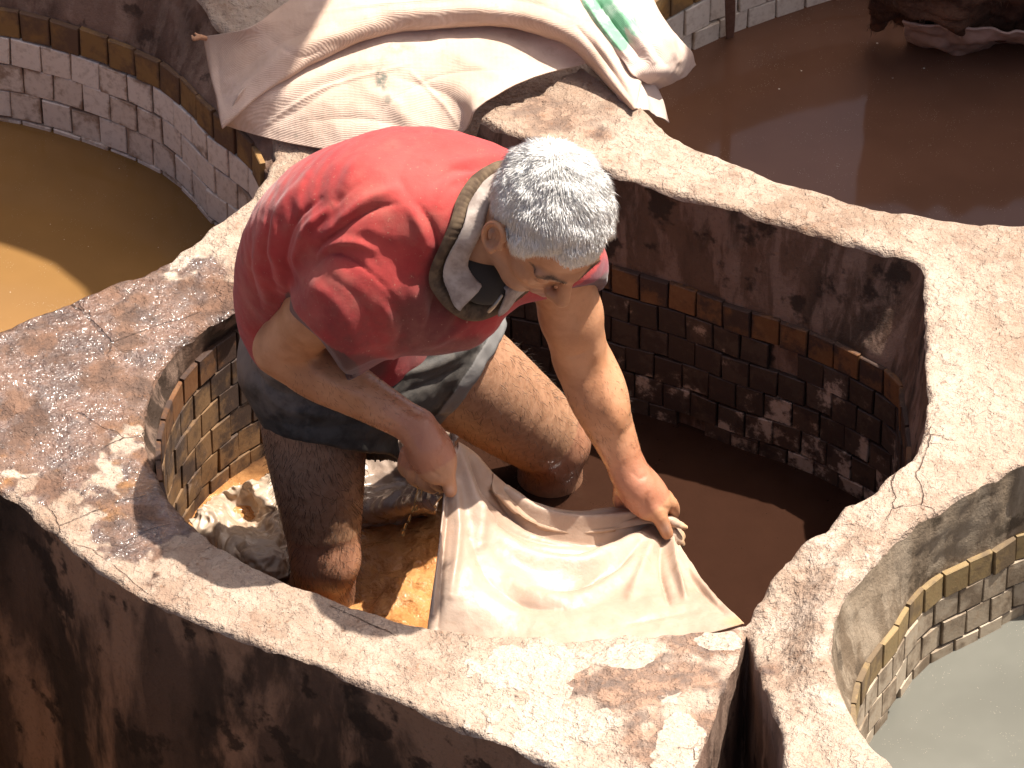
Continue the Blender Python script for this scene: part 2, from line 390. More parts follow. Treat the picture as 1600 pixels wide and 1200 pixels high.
for k, (c, nr) in EDGE.items():
    lab, cat = VLAB[k]
    root = thing('dye_vat', lab, cat, None, (c[:, 0].mean(), c[:, 1].mean(), 0)); VAT[k] = root
    n = len(c)
    zt = base_z(c[:, :2]) - rimr(c)
    topring = np.c_[c[:, :2], zt]
    rings = [topring]
    if k in TILE_RING:
        R = ccw(catmull(TILE_RING[k], 900, True)); TILE_RING[k] = R
        cc = R.mean(0)
        # the point of the tile ring seen along the same bearing
        ang = np.arctan2(c[:, 1] - cc[1], c[:, 0] - cc[0]); ra = np.arctan2(R[:, 1] - cc[1], R[:, 0] - cc[0])
        dd = np.abs((ang[:, None] - ra[None] + math.pi) % (2 * math.pi) - math.pi)
        near = dd.argmin(1)
        T = R[near]
        tr = np.roll(R, -3, 0) - np.roll(R, 3, 0); rn = np.c_[tr[:, 1], -tr[:, 0]]; rn /= np.linalg.norm(rn, axis=1)[:, None]
        T = T + rn[near] * .0055
        hid = nr @ np.array([0, -1.0]) > .25
        hid2 = sstep(.1, .4, nr @ np.array([0, -1.0]))[:, None]
        T = T * (1 - hid2) + (c[:, :2] + nr * .02) * hid2
        zz = np.minimum(TTOP[k] + .004, zt - .012)
        for f in np.linspace(0, 1, 14)[1:]:
            g = f ** 1.3
            rings.append(np.c_[c[:, :2] * (1 - g) + T * g, zt * (1 - f) + zz * f])
        for f in np.linspace(0, 1, 8)[1:]:
            rings.append(np.c_[T, zz * (1 - f) + (WZ[k] - .25) * f])
    else:
        for f in np.linspace(0, 1, 40)[1:]:
            rings.append(np.c_[c[:, :2], zt * (1 - f) - (.75 if k == 'F' else .35) * f])
    V = np.concatenate(rings); m = len(rings)
    Dv = disp(V)
    if k in TILE_RING: Dv[13 * n:] *= .12
    V = V + Dv
    F = []
    for r in range(m - 1):
        for i in range(n):
            j = (i + 1) % n
            F.append((r*n+i, r*n+j, (r+1)*n+j, (r+1)*n+i))
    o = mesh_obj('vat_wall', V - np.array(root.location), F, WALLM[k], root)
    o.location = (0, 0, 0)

# ---- tiles, one by one
def tile_mesh(name, mat, seed, ts):
    r = np.random.RandomState(seed); h = ts / 2 - .0008
    q = [(-h, -h), (h, -h), (h, h), (-h, h)]
    q = [(x + r.uniform(-.0014, .0014), z + r.uniform(-.0014, .0014)) for x, z in q]
    V = [(x, .006, z) for x, z in q] + [(x * .985, -.0025, z * .985) for x, z in q] + [(x * .93, -.004, z * .93) for x, z in q]
    F = [(i, (i+1) % 4, 4 + (i+1) % 4, 4 + i) for i in range(4)] + [(4 + i, 4 + (i+1) % 4, 8 + (i+1) % 4, 8 + i) for i in range(4)] + [(8, 9, 10, 11)]
    me = bpy.data.meshes.new(name); me.from_pydata(V, [], F); me.update(); me.materials.append(mat); return me
def mat_tile(name, base, base2, grime, amt, lo, hi, sc=16, rust=(.22, .12, .05), black=0.0, rough=.45):
    s = NT(name); rd = s.rand()
    k = s.n('ShaderNodeTexNoise'); k.noise_dimensions = '4D'
    s.l(s.pos, k.inputs['Vector']); s.l(s.math('MULTIPLY', rd, .5), k.inputs['W'])
    k.inputs['Scale'].default_value = sc; k.inputs['Detail'].default_value = 7; k.inputs['Roughness'].default_value = .68
    n = k.outputs[0]
    c = s.mix(rd, base, base2)
    c = s.mix(s.ramp(s.noise(90, 4, .6), .45, .75, 0, .35), c, rust)
    oc = s.n('ShaderNodeTexCoord').outputs['Object']
    sp = s.n('ShaderNodeSeparateXYZ'); s.l(oc, sp.inputs[0])
    ex = s.math('MAXIMUM', s.math('ABSOLUTE', sp.outputs[0]), s.math('ABSOLUTE', sp.outputs[2]))
    edge = s.ramp(ex, TS * .33, TS * .5)
    g = s.math('ADD', n, s.math('MULTIPLY', edge, .10))
    g = s.math('ADD', g, s.math('MULTIPLY', s.math('SUBTRACT', rd, .5), .14))
    c = s.mix(s.ramp(g, lo, hi, 0, amt), c, grime)
    if black:
        sx = s.n('ShaderNodeSeparateXYZ'); s.l(s.pos, sx.inputs[0])
        bm_ = s.math('ADD', s.noise(9, 7, .7, off=2.0), s.ramp(sx.outputs[0], .15, .6, .085, -.005))
        bm_ = s.math('ADD', bm_, s.ramp(sx.outputs[2], .0, .22, -.03, .05))
        c = s.mix(s.ramp(bm_, .47, .55, 0, black), c, s.mix(n, (.012, .008, .007), (.055, .03, .02)))
    if black:
        mud = s.math('MULTIPLY', s.ramp(s.noise(12, 7, .68, off=13.0), .42, .60), s.ramp(sx.outputs[0], -.35, -.1, .9, .0))
        c = s.mix(mud, c, s.mix(n, (.10, .05, .022), (.26, .15, .065)))
    b = s.bump(n, .45, .005); b = s.bump(s.noise(240, 3, .6), .25, .0015, b)
    return s.set(col=c, rough=s.ramp(n, .35, .65, rough, .8), nrm=b, spec=.35)
TM = {'M': mat_tile('blackened glazed tile', (.42, .32, .25), (.30, .21, .15), (.06, .034, .022), .97, .44, .53, 20, black=.93),
      'L': mat_tile('cream glazed tile', (.80, .69, .58), (.72, .60, .49), (.27, .165, .10), .85, .54, .70),
      'R1': mat_tile('white glazed tile', (.72, .63, .52), (.62, .54, .44), (.3, .19, .11), .6, .60, .75),
      'R2': mat_tile('dusty beige tile', (.42, .345, .255), (.31, .245, .175), (.14, .098, .062), .85, .48, .64)}
TY = {'M': mat_tile('burnt ochre tile', (.15, .062, .022), (.10, .044, .018), (.04, .022, .016), .95, .46, .58, 12),
      'L': mat_tile('ochre tile', (.27, .155, .058), (.21, .115, .046), (.12, .068, .042), .9, .44, .62),
      'R1': mat_tile('ochre tile stained', (.33, .2, .06), (.28, .15, .05), (.13, .08, .04), .8, .5, .66),
      'R2': mat_tile('mustard tile', (.25, .175, .08), (.20, .13, .055), (.11, .075, .045), .85, .46, .62)}
TROWS = {'M': 6, 'L': 5, 'R1': 4, 'R2': 5}
def tile_seen(k, p):
    q = np.asarray(p) - CAM; wq = q @ FW
    px = 800 + PPM * DIST * (q @ RT) / wq; py = 600 - PPM * DIST * (q @ UPV) / wq
    return -110 < px < 1710 and -110 < py < 1310
for k in ('M', 'L', 'R1', 'R2'):
    R = TILE_RING[k]; root = VAT[k]
    seg = np.linalg.norm(np.roll(R, -1, 0) - R, axis=1); S = np.concatenate([[0], np.cumsum(seg)])[:-1]; tot = seg.sum()
    wm_ = [tile_mesh('tile', TM[k], i, TSV[k]) for i in range(5)]; ym_ = [tile_mesh('tile', TY[k], i + 50, TSV[k]) for i in range(3)]
    rr = random.Random(hash(k) % 7 + 3) if False else random.Random({'M': 3, 'L': 4, 'R1': 5, 'R2': 6}[k])
    n = int(tot / TSV[k]); step = tot / n
    count = 0
    for row in range(TROWS[k]):
        zc = TTOP[k] - TSV[k] * (row + .5)
        off = (0, .35, .0, .45, .12, .6)[row] * step
        for i in range(n):
            s_ = (i * step + off) % tot
            x = np.interp(s_, S, R[:, 0], period=tot); y = np.interp(s_, S, R[:, 1], period=tot)
            x2 = np.interp(s_ + .004, S, R[:, 0], period=tot); y2 = np.interp(s_ + .004, S, R[:, 1], period=tot)
            tx, ty = x2 - x, y2 - y
            nx, ny = ty, -tx; l = math.hypot(nx, ny); nx /= l; ny /= l     # outwards for a ccw ring
            view = np.array([x, y, zc]) - CAM
            facing = nx * view[0] + ny * view[1]
            if facing < -.15 * np.linalg.norm(view[:2]) or not tile_seen(k, (x, y, zc)): continue
            if rr.random() < (.03 if k == 'M' else .008) and row > 0: continue
            me = rr.choice(ym_) if row == 0 else rr.choice(wm_)
            o = bpy.data.objects.new('tile', me); COL.objects.link(o); o.parent = root
            pr = rr.uniform(-.001, .0022); zc_ = zc + rr.uniform(-.002, .002)
            o.location = Vector((x + nx * pr, y + ny * pr, zc_)) - root.location
            o.rotation_euler = (rr.uniform(-.02, .02), rr.uniform(-.035, .035), math.atan2(ny, nx) - math.pi / 2 + rr.uniform(-.025, .025))
            count += 1
    print('tiles', k, count)

# ------------------------------------------------------------------ water
def mat_water(name, col, rough=.06, bump=.12, spec=.5, bs=14, fleck=None, flow=.0, var=None):
    s = NT(name)
    c = s.mix(s.ramp(s.noise(2.5, 4, .6), .35, .65), col, var or tuple(a * .82 for a in col))
    if fleck:
        v = s.vor(46); m = s.ramp(v, fleck[0] * .7, fleck[0], 1, 0)
        m = s.math('MULTIPLY', m, s.ramp(s.noise(9, 3, .5), fleck[1], fleck[1] + .04))
        c = s.mix(m, c, (.55, .47, .38))
        f = s.vor(240); m2 = s.ramp(f, .10, .14, 1, 0); m2 = s.math('MULTIPLY', m2, s.ramp(s.noise(30, 3, .5, off=3.0), .52, .58))
        c = s.mix(s.math('MULTIPLY', m2, .6), c, (.5, .42, .33))
    b = s.bump(s.noise(bs, 3, .5), bump, .01)
    return s.set(col=c, rough=rough, nrm=b, spec=spec, ior=1.33)
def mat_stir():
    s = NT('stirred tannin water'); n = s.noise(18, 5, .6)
    m = s.ramp(s.math('ADD', s.attr('silt_sun'), s.math('MULTIPLY', s.math('SUBTRACT', n, .5), .5)), .2, .8)
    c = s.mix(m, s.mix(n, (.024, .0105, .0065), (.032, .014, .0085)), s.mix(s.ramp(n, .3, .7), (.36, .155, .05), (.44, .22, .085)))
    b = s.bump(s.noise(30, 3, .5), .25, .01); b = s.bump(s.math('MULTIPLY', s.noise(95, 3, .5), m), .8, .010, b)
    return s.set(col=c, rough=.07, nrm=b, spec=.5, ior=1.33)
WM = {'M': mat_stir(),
      'L': mat_water('amber water', (.23, .122, .042), .10, .03, fleck=(.05, .5), bs=8),
      'R1': mat_water('dark tannin water', (.135, .066, .040), .08, .03, fleck=(.11, .60), bs=6),
      'R2': mat_water('chalky grey water', (.135, .132, .112), .10, .03, fleck=(.04, .55), bs=6)}
WLAB = {'M': 'brown water', 'L': 'amber water', 'R1': 'dark brown water', 'R2': 'pale grey chalky water'}
for k in ('L', 'R1', 'R2'):
    R = catmull(np.c_[TILE_RING[k][::6], np.zeros(len(TILE_RING[k][::6]))], 200, True)
    cc = R.mean(0); V = [tuple(cc)]; F = []
    rr_ = R - cc
    V = np.concatenate([cc + rr_ * f for f in (1.03, .8, .5, .25)] + [cc[None]])
    V[:, 2] = WZ[k]
    n = len(R)
    for r in range(3):
        for i in range(n): F.append((r*n+i, r*n+(i+1) % n, (r+1)*n+(i+1) % n, (r+1)*n+i))
    F += [(3*n+i, 3*n+(i+1) % n, 4*n) for i in range(n)]
    tag(mesh_obj('water', V, F, WM[k]), WLAB[k] + ' filling the vat', None, None, 'structure')
# the water the man stirs: real ripples around his leg
R = TILE_RING['M'] ; lo = R.min(0) - .03; hi = R.max(0) + .03
gx, gy = np.meshgrid(np.arange(lo[0], hi[0], .007), np.arange(lo[1], hi[1], .007)); P = np.c_[gx.ravel(), gy.ravel(), np.zeros(gx.size)]
spl = UZ(620, 925, 0)[:2]
d = np.hypot((P[:, 0] - spl[0]) / 1.0, (P[:, 1] - spl[1]) / 1.0)
act = np.exp(-(d / .20) ** 2)
d2 = np.hypot(P[:, 0] + .47, P[:, 1] + .45); act2 = np.exp(-(d2 / .16) ** 2)
P[:, 2] = act * (fbm(P, 22, 3, 2) * .016 + np.abs(pn(P, 34, 4)) * .010) + act2 * fbm(P, 16, 2, 3) * .006 + fbm(P, 5, 2, 6) * .0015
nx_ = gx.shape[1]; ny_ = gx.shape[0]
idx = np.arange(gx.size).reshape(ny_, nx_)
Q = np.stack([idx[:-1, :-1], idx[:-1, 1:], idx[1:, 1:], idx[1:, :-1]], -1).reshape(-1, 4)
cq = P[Q].mean(1); cR = R.mean(0) + (R - R.mean(0)) * 1.03
Q = Q[in_poly(cq, cR)]
us, inv = np.unique(Q, return_inverse=True)
silt_sun = np.clip(1.3 * np.exp(-(d / .22) ** 2) + 1.3 * np.exp(-(d2 / .19) ** 2), 0, 1)  # stirred orange silt, with the sunlit patches of water painted into the same mask
tag(mesh_obj('water', P[us], inv.reshape(Q.shape), WM['M'], attrs=dict(silt_sun=silt_sun[us])), 'stirred brown water around the standing man', None, None, 'structure')

# packed earth under the vats
gm = NT('packed earth'); gn = gm.noise(6, 5)
g_ = np.array([(-6, -6, -.76), (6, -6, -.76), (6, 6, -.76), (-6, 6, -.76)], float)
tag(mesh_obj('ground', g_, np.array([[0, 1, 2, 3]]), gm.set(col=gm.mix(gn, (.10, .06, .04), (.2, .13, .09)), rough=.9)), 'packed brown earth below the vats', None, None, 'structure')
# floor of the notch between two vats
P_ = EDGE['F2'][0]; cc = P_[:, :2].mean(0); n = len(P_)
V = np.concatenate([np.c_[cc + (P_[:, :2] - cc) * 1.03, np.full(n, -.33)], [[cc[0], cc[1], -.33]]])
tag(mesh_obj('floor', V, np.array([(i, (i+1) % n, n) for i in range(n)]), WALLM['F2']), 'plaster floor of the narrow notch', None, None, 'structure')
# ------------------------------------------------------------------ sculpting by distance fields
def segdist2(P, a, b):
    """squared distance to a segment and the place along it"""
    a = np.asarray(a, np.float32); ba = np.asarray(b, np.float32) - a
    x, y, z = P[:, 0] - a[0], P[:, 1] - a[1], P[:, 2] - a[2]
    t = (x * ba[0] + y * ba[1] + z * ba[2]) * np.float32(1 / (float(ba @ ba) + 1e-12)); np.clip(t, 0, 1, out=t)
    x -= t * ba[0]; y -= t * ba[1]; z -= t * ba[2]
    return x * x + y * y + z * z, t
class Field:
    def __init__(s, lo, hi, h, init=.06):
        s.lo = np.array(lo, float); s.h = h
        s.n = np.ceil((np.array(hi) - s.lo) / h).astype(int) + 1
        s.F = np.full(s.n, init, np.float32); s.init = init
    def box(s, lo, hi, pad):
        a = np.clip(np.floor((np.asarray(lo) - pad - s.lo) / s.h).astype(int), 0, s.n - 1)
        b = np.clip(np.ceil((np.asarray(hi) + pad - s.lo) / s.h).astype(int) + 1, 1, s.n)
        if np.any(b <= a): return None, None
        g = np.meshgrid(*[(np.arange(a[i], b[i]) * s.h + s.lo[i]).astype(np.float32) for i in range(3)], indexing='ij')
        return tuple(slice(a[i], b[i]) for i in range(3)), np.stack(g, -1).reshape(-1, 3)
    def put(s, fn, lo, hi, k=.01, op='add', pad=.03):
        sl, P = s.box(lo, hi, pad)
        if sl is None: return
        cur = s.F[sl]; d = fn(P).reshape(cur.shape)
        if op == 'add':
            hh = np.clip(.5 + .5 * (cur - d) / k, 0, 1); r = cur * (1 - hh) + d * hh - k * hh * (1 - hh)
            r = np.minimum(r, cur) if k < 1e-5 else r
        elif op == 'sub':
            d = -d; hh = np.clip(.5 - .5 * (cur - d) / k, 0, 1); r = cur * (1 - hh) + d * hh + k * hh * (1 - hh)
        s.F[sl] = r
    def cone(s, a, ra, b, rb, k=.012, op='add'):
        a = np.asarray(a, float); b = np.asarray(b, float)
        def fn(P):
            d2, t = segdist2(P, a, b)
            return np.sqrt(d2) - (ra + (rb - ra) * t)
        r = max(ra, rb); s.put(fn, np.minimum(a, b) - r, np.maximum(a, b) + r, k, op)
    def chain(s, pts, rs, k=.012, op='add'):
        K = np.c_[np.asarray(pts, float), np.asarray(rs, float)]
        if len(K) > 2: K = catmull(K, 3 * len(K))
        def fn(P):
            best = np.full(len(P), 9.0)
            for i in range(len(K) - 1):
                d2, t = segdist2(P, K[i, :3], K[i+1, :3])
                best = np.minimum(best, np.sqrt(d2) - (np.float32(K[i, 3]) + np.float32(K[i+1, 3] - K[i, 3]) * t))
            return best
        r = K[:, 3].max(); s.put(fn, K[:, :3].min(0) - r, K[:, :3].max(0) + r, k, op)
    def ell(s, c, axes, rad, k=.012, op='add'):
        c = np.asarray(c, float); A = np.asarray(axes, float); rad = np.asarray(rad, float)
        def fn(P):
            q = (P - c.astype(np.float32)) @ A.T.astype(np.float32); u = q / rad.astype(np.float32); L = np.linalg.norm(u, axis=1); G = np.linalg.norm(u / rad, axis=1) + 1e-9
            return L * (L - 1) / G
        m = rad.max(); s.put(fn, c - m, c + m, k, op)
    def tube(s, C, A, B, lat, k=.015, op='add', wob=None):
        """generalised cylinder: centres C, half widths A (along lat) and B (across)"""
        K = catmull(np.c_[np.asarray(C, float), np.asarray(lat, float), A, B], 4 * len(C))
        C, lat, A, B = K[:, :3], K[:, 3:6], K[:, 6], K[:, 7]; n = len(C)
        def fn(P):
            best = np.full(len(P), 9.0, np.float32); T = np.zeros(len(P), np.float32)
            for i in range(n - 1):
                d, t = segdist2(P, C[i], C[i+1]); m = d < best
                best = np.where(m, d, best); T = np.where(m, t + i, T)
            ii = np.arange(n)
            q = P - np.stack([np.interp(T, ii, C[:, j]) for j in range(3)], 1)
            la = np.stack([np.interp(T, ii, lat[:, j]) for j in range(3)], 1); la /= np.linalg.norm(la, axis=1)[:, None]
            x = (q * la).sum(1); y = np.sqrt(np.maximum(0, (q * q).sum(1) - x * x))
            a = np.interp(T, ii, A); b = np.interp(T, ii, B)
            e = np.sqrt((x / a) ** 2 + (y / b) ** 2)
            return (e - 1) * np.minimum(a, b)
        m = max(max(A), max(B)); s.put(fn, C.min(0) - m, C.max(0) + m, k, op, .02)
    def mesh(s):
        F = s.F; I = F < 0
        c8 = [I[dx:F.shape[0]-1+dx, dy:F.shape[1]-1+dy, dz:F.shape[2]-1+dz] for dx in (0, 1) for dy in (0, 1) for dz in (0, 1)]
        sm = sum(c.astype(np.int8) for c in c8); act = (sm > 0) & (sm < 8)
        ix = np.argwhere(act); vid = np.full(act.shape, -1, np.int64); vid[act] = np.arange(len(ix))
        offs = np.array([(a, b, c) for a in (0, 1) for b in (0, 1) for c in (0, 1)])
        val = np.stack([F[ix[:, 0]+o[0], ix[:, 1]+o[1], ix[:, 2]+o[2]] for o in offs], 1)
        acc = np.zeros((len(ix), 3)); cnt = np.zeros(len(ix))
        for i in range(8):
            for j in range(i + 1, 8):
                if np.abs(offs[i] - offs[j]).sum() != 1: continue
                m = (val[:, i] < 0) != (val[:, j] < 0)
                t = val[:, i] / np.where(m, val[:, i] - val[:, j], 1)
                acc[m] += (offs[i] + t[:, None] * (offs[j] - offs[i]))[m]; cnt[m] += 1
        V = s.lo + (ix + acc / cnt[:, None]) * s.h
        Q = []
        for ax in range(3):
            a1, a2 = (ax + 1) % 3, (ax + 2) % 3
            s0 = [slice(None)] * 3; s1 = [slice(None)] * 3; s0[ax] = slice(0, -1); s1[ax] = slice(1, None)
            m = I[tuple(s0)] != I[tuple(s1)]
            e = np.argwhere(m); e = e[(e[:, a1] > 0) & (e[:, a2] > 0) & (e[:, a1] < F.shape[a1]-1) & (e[:, a2] < F.shape[a2]-1)]
            def at(d1, d2):
                q = e.copy(); q[:, a1] -= d1; q[:, a2] -= d2; return vid[q[:, 0], q[:, 1], q[:, 2]]
            quad = np.stack([at(1, 1), at(0, 1), at(0, 0), at(1, 0)], 1)
            fl = ~I[e[:, 0], e[:, 1], e[:, 2]]
            quad[fl] = quad[fl][:, ::-1]
            Q.append(quad)
        return V, np.concatenate(Q)
def vnormals(V, Q):
    n = np.cross(V[Q[:, 2]] - V[Q[:, 0]], V[Q[:, 3]] - V[Q[:, 1]])
    N = np.zeros_like(V)
    for i in range(4): np.add.at(N, Q[:, i], n)
    return N / (np.linalg.norm(N, axis=1)[:, None] + 1e-12)
def relax(V, Q, it=2, f=.5):
    n = len(V)
    for _ in range(it):
        S = np.zeros_like(V); c = np.zeros(n)
        for i in range(4):
            a, b = Q[:, i], Q[:, (i + 1) % 4]
            np.add.at(S, a, V[b]); np.add.at(c, a, 1); np.add.at(S, b, V[a]); np.add.at(c, b, 1)
        V = V * (1 - f) + S / np.maximum(c, 1)[:, None] * f
    return V
def topix(V):
    q = np.asarray(V) - CAM; wq = q @ FW
    return np.stack([800 + PPM * DIST * (q @ RT) / wq, 600 - PPM * DIST * (q @ UPV) / wq], 1)
def pl_dist(P, line):
    """distance to a polyline and the share of its length"""
    L = np.asarray(line, float); best = np.full(len(P), 1e9); T = np.zeros(len(P))
    for i in range(len(L) - 1):
        ba = L[i+1] - L[i]; t = np.clip((P - L[i]) @ ba / (ba @ ba + 1e-9), 0, 1)
        d = np.linalg.norm(P - L[i] - t[:, None] * ba, axis=1); m = d < best
        best[m] = d[m]; T[m] = (i + t[m]) / (len(L) - 1)
    return best, T
def folds(V, N, strokes, gain=1.0):
    """raise or press soft creases along strokes on the side of the cloth that is in view"""
    px = topix(V); vis = sstep(0.0, .35, -(N @ FW)); D = np.zeros(len(V))
    for line, wd, amp in strokes:
        line = np.asarray(line, float)
        if len(line) > 2: line = catmull(line, 4 * len(line))
        m = (px[:, 0] > line[:, 0].min() - 3*wd) & (px[:, 0] < line[:, 0].max() + 3*wd) & (px[:, 1] > line[:, 1].min() - 3*wd) & (px[:, 1] < line[:, 1].max() + 3*wd)
        if not m.any(): continue
        d, t = pl_dist(px[m], line)
        prof = np.exp(-(d / wd) ** 2) if amp > 0 else np.exp(-(d / (wd * .8)) ** 1.15)
        D[m] += gain * amp * prof * (.25 + .75 * np.sin(np.pi * np.clip(t, .02, .98)) ** .6)
    return V + N * (D * vis)[:, None]
def pblob(px, cx, cy, rx, ry, soft=.4, rot=0.0):
    x, y = px[:, 0] - cx, px[:, 1] - cy; c, s_ = math.cos(rot), math.sin(rot)
    x, y = x * c + y * s_, -x * s_ + y * c
    r = np.sqrt((x / rx) ** 2 + (y / ry) ** 2) + .3 * fbm(np.c_[px / 60.0, np.zeros(len(px))], 1.0, 3, 21)
    return 1 - sstep(1 - soft, 1 + soft, r)
nrm_ = lambda v: np.asarray(v, float) / np.linalg.norm(v)
IM = lambda r, u, c: RT * r + UPV * u - FW * c        # right, up, towards the lens

# ------------------------------------------------------------------ the man: joints
J = dict(
 hipR=UY(482, 575, -.52), hipL=UY(632, 515, -.44), kneR=UY(508, 868, -.60), kneL=UY(862, 688, -.27),
 shR=UY(560, 425, -.79), shL=UY(872, 405, -.67), elR=UY(440, 545, -.69), wrR=UY(652, 668, -.76),
 elL=UY(908, 560, -.63), wrL=UY(983, 738, -.69), neck=UY(752, 368, -.78), head=UY(858, 346, -.86))
J['ankR'] = np.array([J['kneR'][0] - .02, -.52, -.36]); J['ankL'] = np.array([J['kneL'][0] + .02, -.24, -.36])
for a, b in (('shR','elR'),('elR','wrR'),('shL','elL'),('elL','wrL'),('hipR','kneR'),('hipL','kneL'),('hipR','hipL'),('shR','shL'),('neck','head'),('kneR','ankR')):
    print(a, b, round(float(np.linalg.norm(J[a] - J[b])), 3))
SP = np.array([UY(548, 555, -.48), UY(520, 480, -.52), UY(525, 400, -.58), UY(580, 345, -.65), UY(660, 325, -.71), UY(725, 345, -.755)])
latP = nrm_(J['hipL'] - J['hipR']); latS = nrm_(J['shL'] - J['shR'])
SPL = np.array([latP * (1 - t) + latS * t for t in (0, .15, .4, .7, 1, 1)])
h_f = nrm_(IM(.30, -.945, .08)); h_l = IM(.86, .18, -.46); h_l = nrm_(h_l - h_f * (h_l @ h_f)); h_u = np.cross(h_f, h_l)
HC = J['head']
def hp(f, l, u): return HC + h_f * f + h_l * l + h_u * u
HA = np.array([h_f, h_l, h_u])

def build_body():
    f = Field((-.62, -1.12, -.42), (.38, -.02, 1.18), .0031)
    # trunk
    f.tube(SP, [.15, .15, .15, .165, .16, .10], [.10, .11, .11, .11, .10, .07], SPL)
    # legs
    for s in 'RL':
        h, k, a = J['hip' + s], J['kne' + s], J['ank' + s]
        mid = h * .5 + k * .5
        f.chain([h, h * .6 + k * .4, k * .85 + h * .15, k], ([.092, .084, .064, .056] if s == 'R' else [.098, .094, .076, .066]), .02)
        d = nrm_(a - k); back = nrm_(np.cross(np.cross(d, nrm_(k - h) * .6 + np.array([.3, -.8, 0])), d))
        calf = k * .68 + a * .32 - back * .012
        f.chain([k, calf, k * .35 + a * .65, a], [.053, .056, .042, .036], .02)
        f.ell(k + back * .018, np.eye(3), (.042, .042, .05), .02)
        f.chain([a, a + np.array([.1, -.12, -.04])], [.038, .03], .02)
    # arms
    for s, sh in (('R', .062), ('L', .060)):
        a, e, wv = J['sh' + s], J['el' + s], J['wr' + s]
        f.chain([a, a * .62 + e * .38, a * .15 + e * .85, e], [sh, .05, .046, .042], .02)
        f.ell(a * .45 + e * .55, np.eye(3), (.047, .047, .05), .02)
        f.chain([e, e * .72 + wv * .28, e * .3 + wv * .7, wv], [.042, .047, .036, .0285], .018)
    out = IM(.9, .25, .3)
    fo = J['elL'] * .78 + J['wrL'] * .22 + out * .012
    f.ell(fo, np.array([nrm_(J['wrL'] - J['elL']), nrm_(np.cross(J['wrL'] - J['elL'], -FW)), -FW]), (.075, .036, .036), .02)
    eo = J['elR'] * .75 + J['wrR'] * .25 + IM(-.3, -.4, .4) * .012
    f.ell(eo, np.array([nrm_(J['wrR'] - J['elR']), nrm_(np.cross(J['wrR'] - J['elR'], -FW)), -FW]), (.07, .034, .036), .02)
    # neck and head
    f.chain([J['neck'] - IM(.05, 0, .03), hp(-.025, 0, -.06)], [.066, .058], .025)
    f.ell(hp(-.012, 0, .022), HA, (.102, .080, .098), .012)
    f.ell(hp(.028, 0, -.05), HA, (.066, .062, .078), .025)
    f.cone(hp(.062, -.016, -.108), .02, hp(.062, .016, -.108), .02, .02)
    for q in (-1, 1):
        f.cone(hp(-.005, q * .058, -.06), .016, hp(.05, q * .03, -.105), .016, .025)
        f.ell(hp(.058, q * .044, -.028), HA, (.026, .022, .022), .018)
        f.ell(hp(.098, q * .032, -.006), HA, (.018, .019, .011), .012, 'sub')
        f.ell(hp(.0775, q * .032, -.008), HA, (.0135, .0155, .0125), .004)
        f.cone(hp(.092, q * .010, .012), .0085, hp(.075, q * .052, .012), .007, .012)
        f.ell(hp(.102, q * .0135, -.043), HA, (.011, .0085, .0085), .006)
    f.cone(hp(.092, 0, .004), .0085, hp(.118, 0, -.038), .0125, .012)
    f.cone(hp(.088, -.02, -.071), .0055, hp(.096, 0, -.066), .0065, .006); f.cone(hp(.096, 0, -.066), .0065, hp(.088, .02, -.071), .0055, .006)
    f.cone(hp(.086, -.017, -.083), .006, hp(.094, 0, -.083), .0075, .006); f.cone(hp(.094, 0, -.083), .0075, hp(.086, .017, -.083), .006, .006)
    for q in (-1, 1):                                     # ears
        ec = hp(.004, q * .080, -.016)
        eu = nrm_(h_u * .97 - h_f * .22); ef = nrm_(h_f * .97 + h_u * .22); eo_ = nrm_(h_l * q - h_f * .35)
        f.ell(ec + eo_ * .004, np.array([ef, eu, eo_]), (.017, .029, .006), .006)
        ring_ = []
        for t in np.linspace(-2.2, 2.5, 15):
            ring_.append(ec + ef * (-.018 * math.cos(t) * .95) * 1.0 + eu * (.031 * math.sin(t)) * (1 if math.sin(t) > 0 else .95) + eo_ * (.012 + .004 * math.cos(t)))
        f.chain(ring_, [.0055] * len(ring_), .003)
        f.ell(ec - eu * .027 + ef * .004 + eo_ * .008, np.array([ef, eu, eo_]), (.010, .012, .005), .005)
        f.ell(ec + ef * .006 + eo_ * .014 - eu * .003, np.array([ef, eu, eo_]), (.0095, .016, .009), .003, 'sub')
        f.cone(ec + ef * .016 - eu * .006 + eo_ * .006, .005, ec + ef * .014 + eu * .004 + eo_ * .005, .0045, .004)
    # hands -----------------------------------------------------------
    def finger(line, rs, k=.0025): f.chain(line, rs, k)
    w_ = J['wrR']
    yR = -.775
    g = lambda px, py, c=0.0: UY(px, py, yR) - FW * c
    f.chain([w_, g(668, 700, .004), g(680, 722, .004)], [.0285, .033, .030], .015)
    f.ell(g(672, 704, -.004), np.array([nrm_(g(690, 740) - g(652, 668)), nrm_(np.cross(g(690, 740) - g(652, 668), -FW)), -FW]), (.046, .037, .026), .012)
    finger([g(688, 712, .016), g(698, 738, .032), g(704, 766, .032)], [.0165, .0135, .0112])       # thumb on top
    finger([g(674, 726, .002), g(678, 750, .008), g(690, 762, -.012)], [.0115, .0108, .0092])
    finger([g(659, 726, .0), g(660, 753, .002), g(676, 764, -.020)], [.0112, .0105, .009])
    finger([g(644, 718, -.004), g(642, 744, -.004), g(658, 758, -.026)], [.0108, .0100, .0085])
    finger([g(634, 706, -.012), g(629, 730, -.014), g(642, 746, -.032)], [.0098, .009, .0078])
    w_ = J['wrL']; yL = -.70
    g = lambda px, py, c=0.0: UY(px, py, yL) - FW * c
    f.chain([w_, g(1000, 762, .006), g(1020, 782, .008)], [.0285, .031, .028], .015)
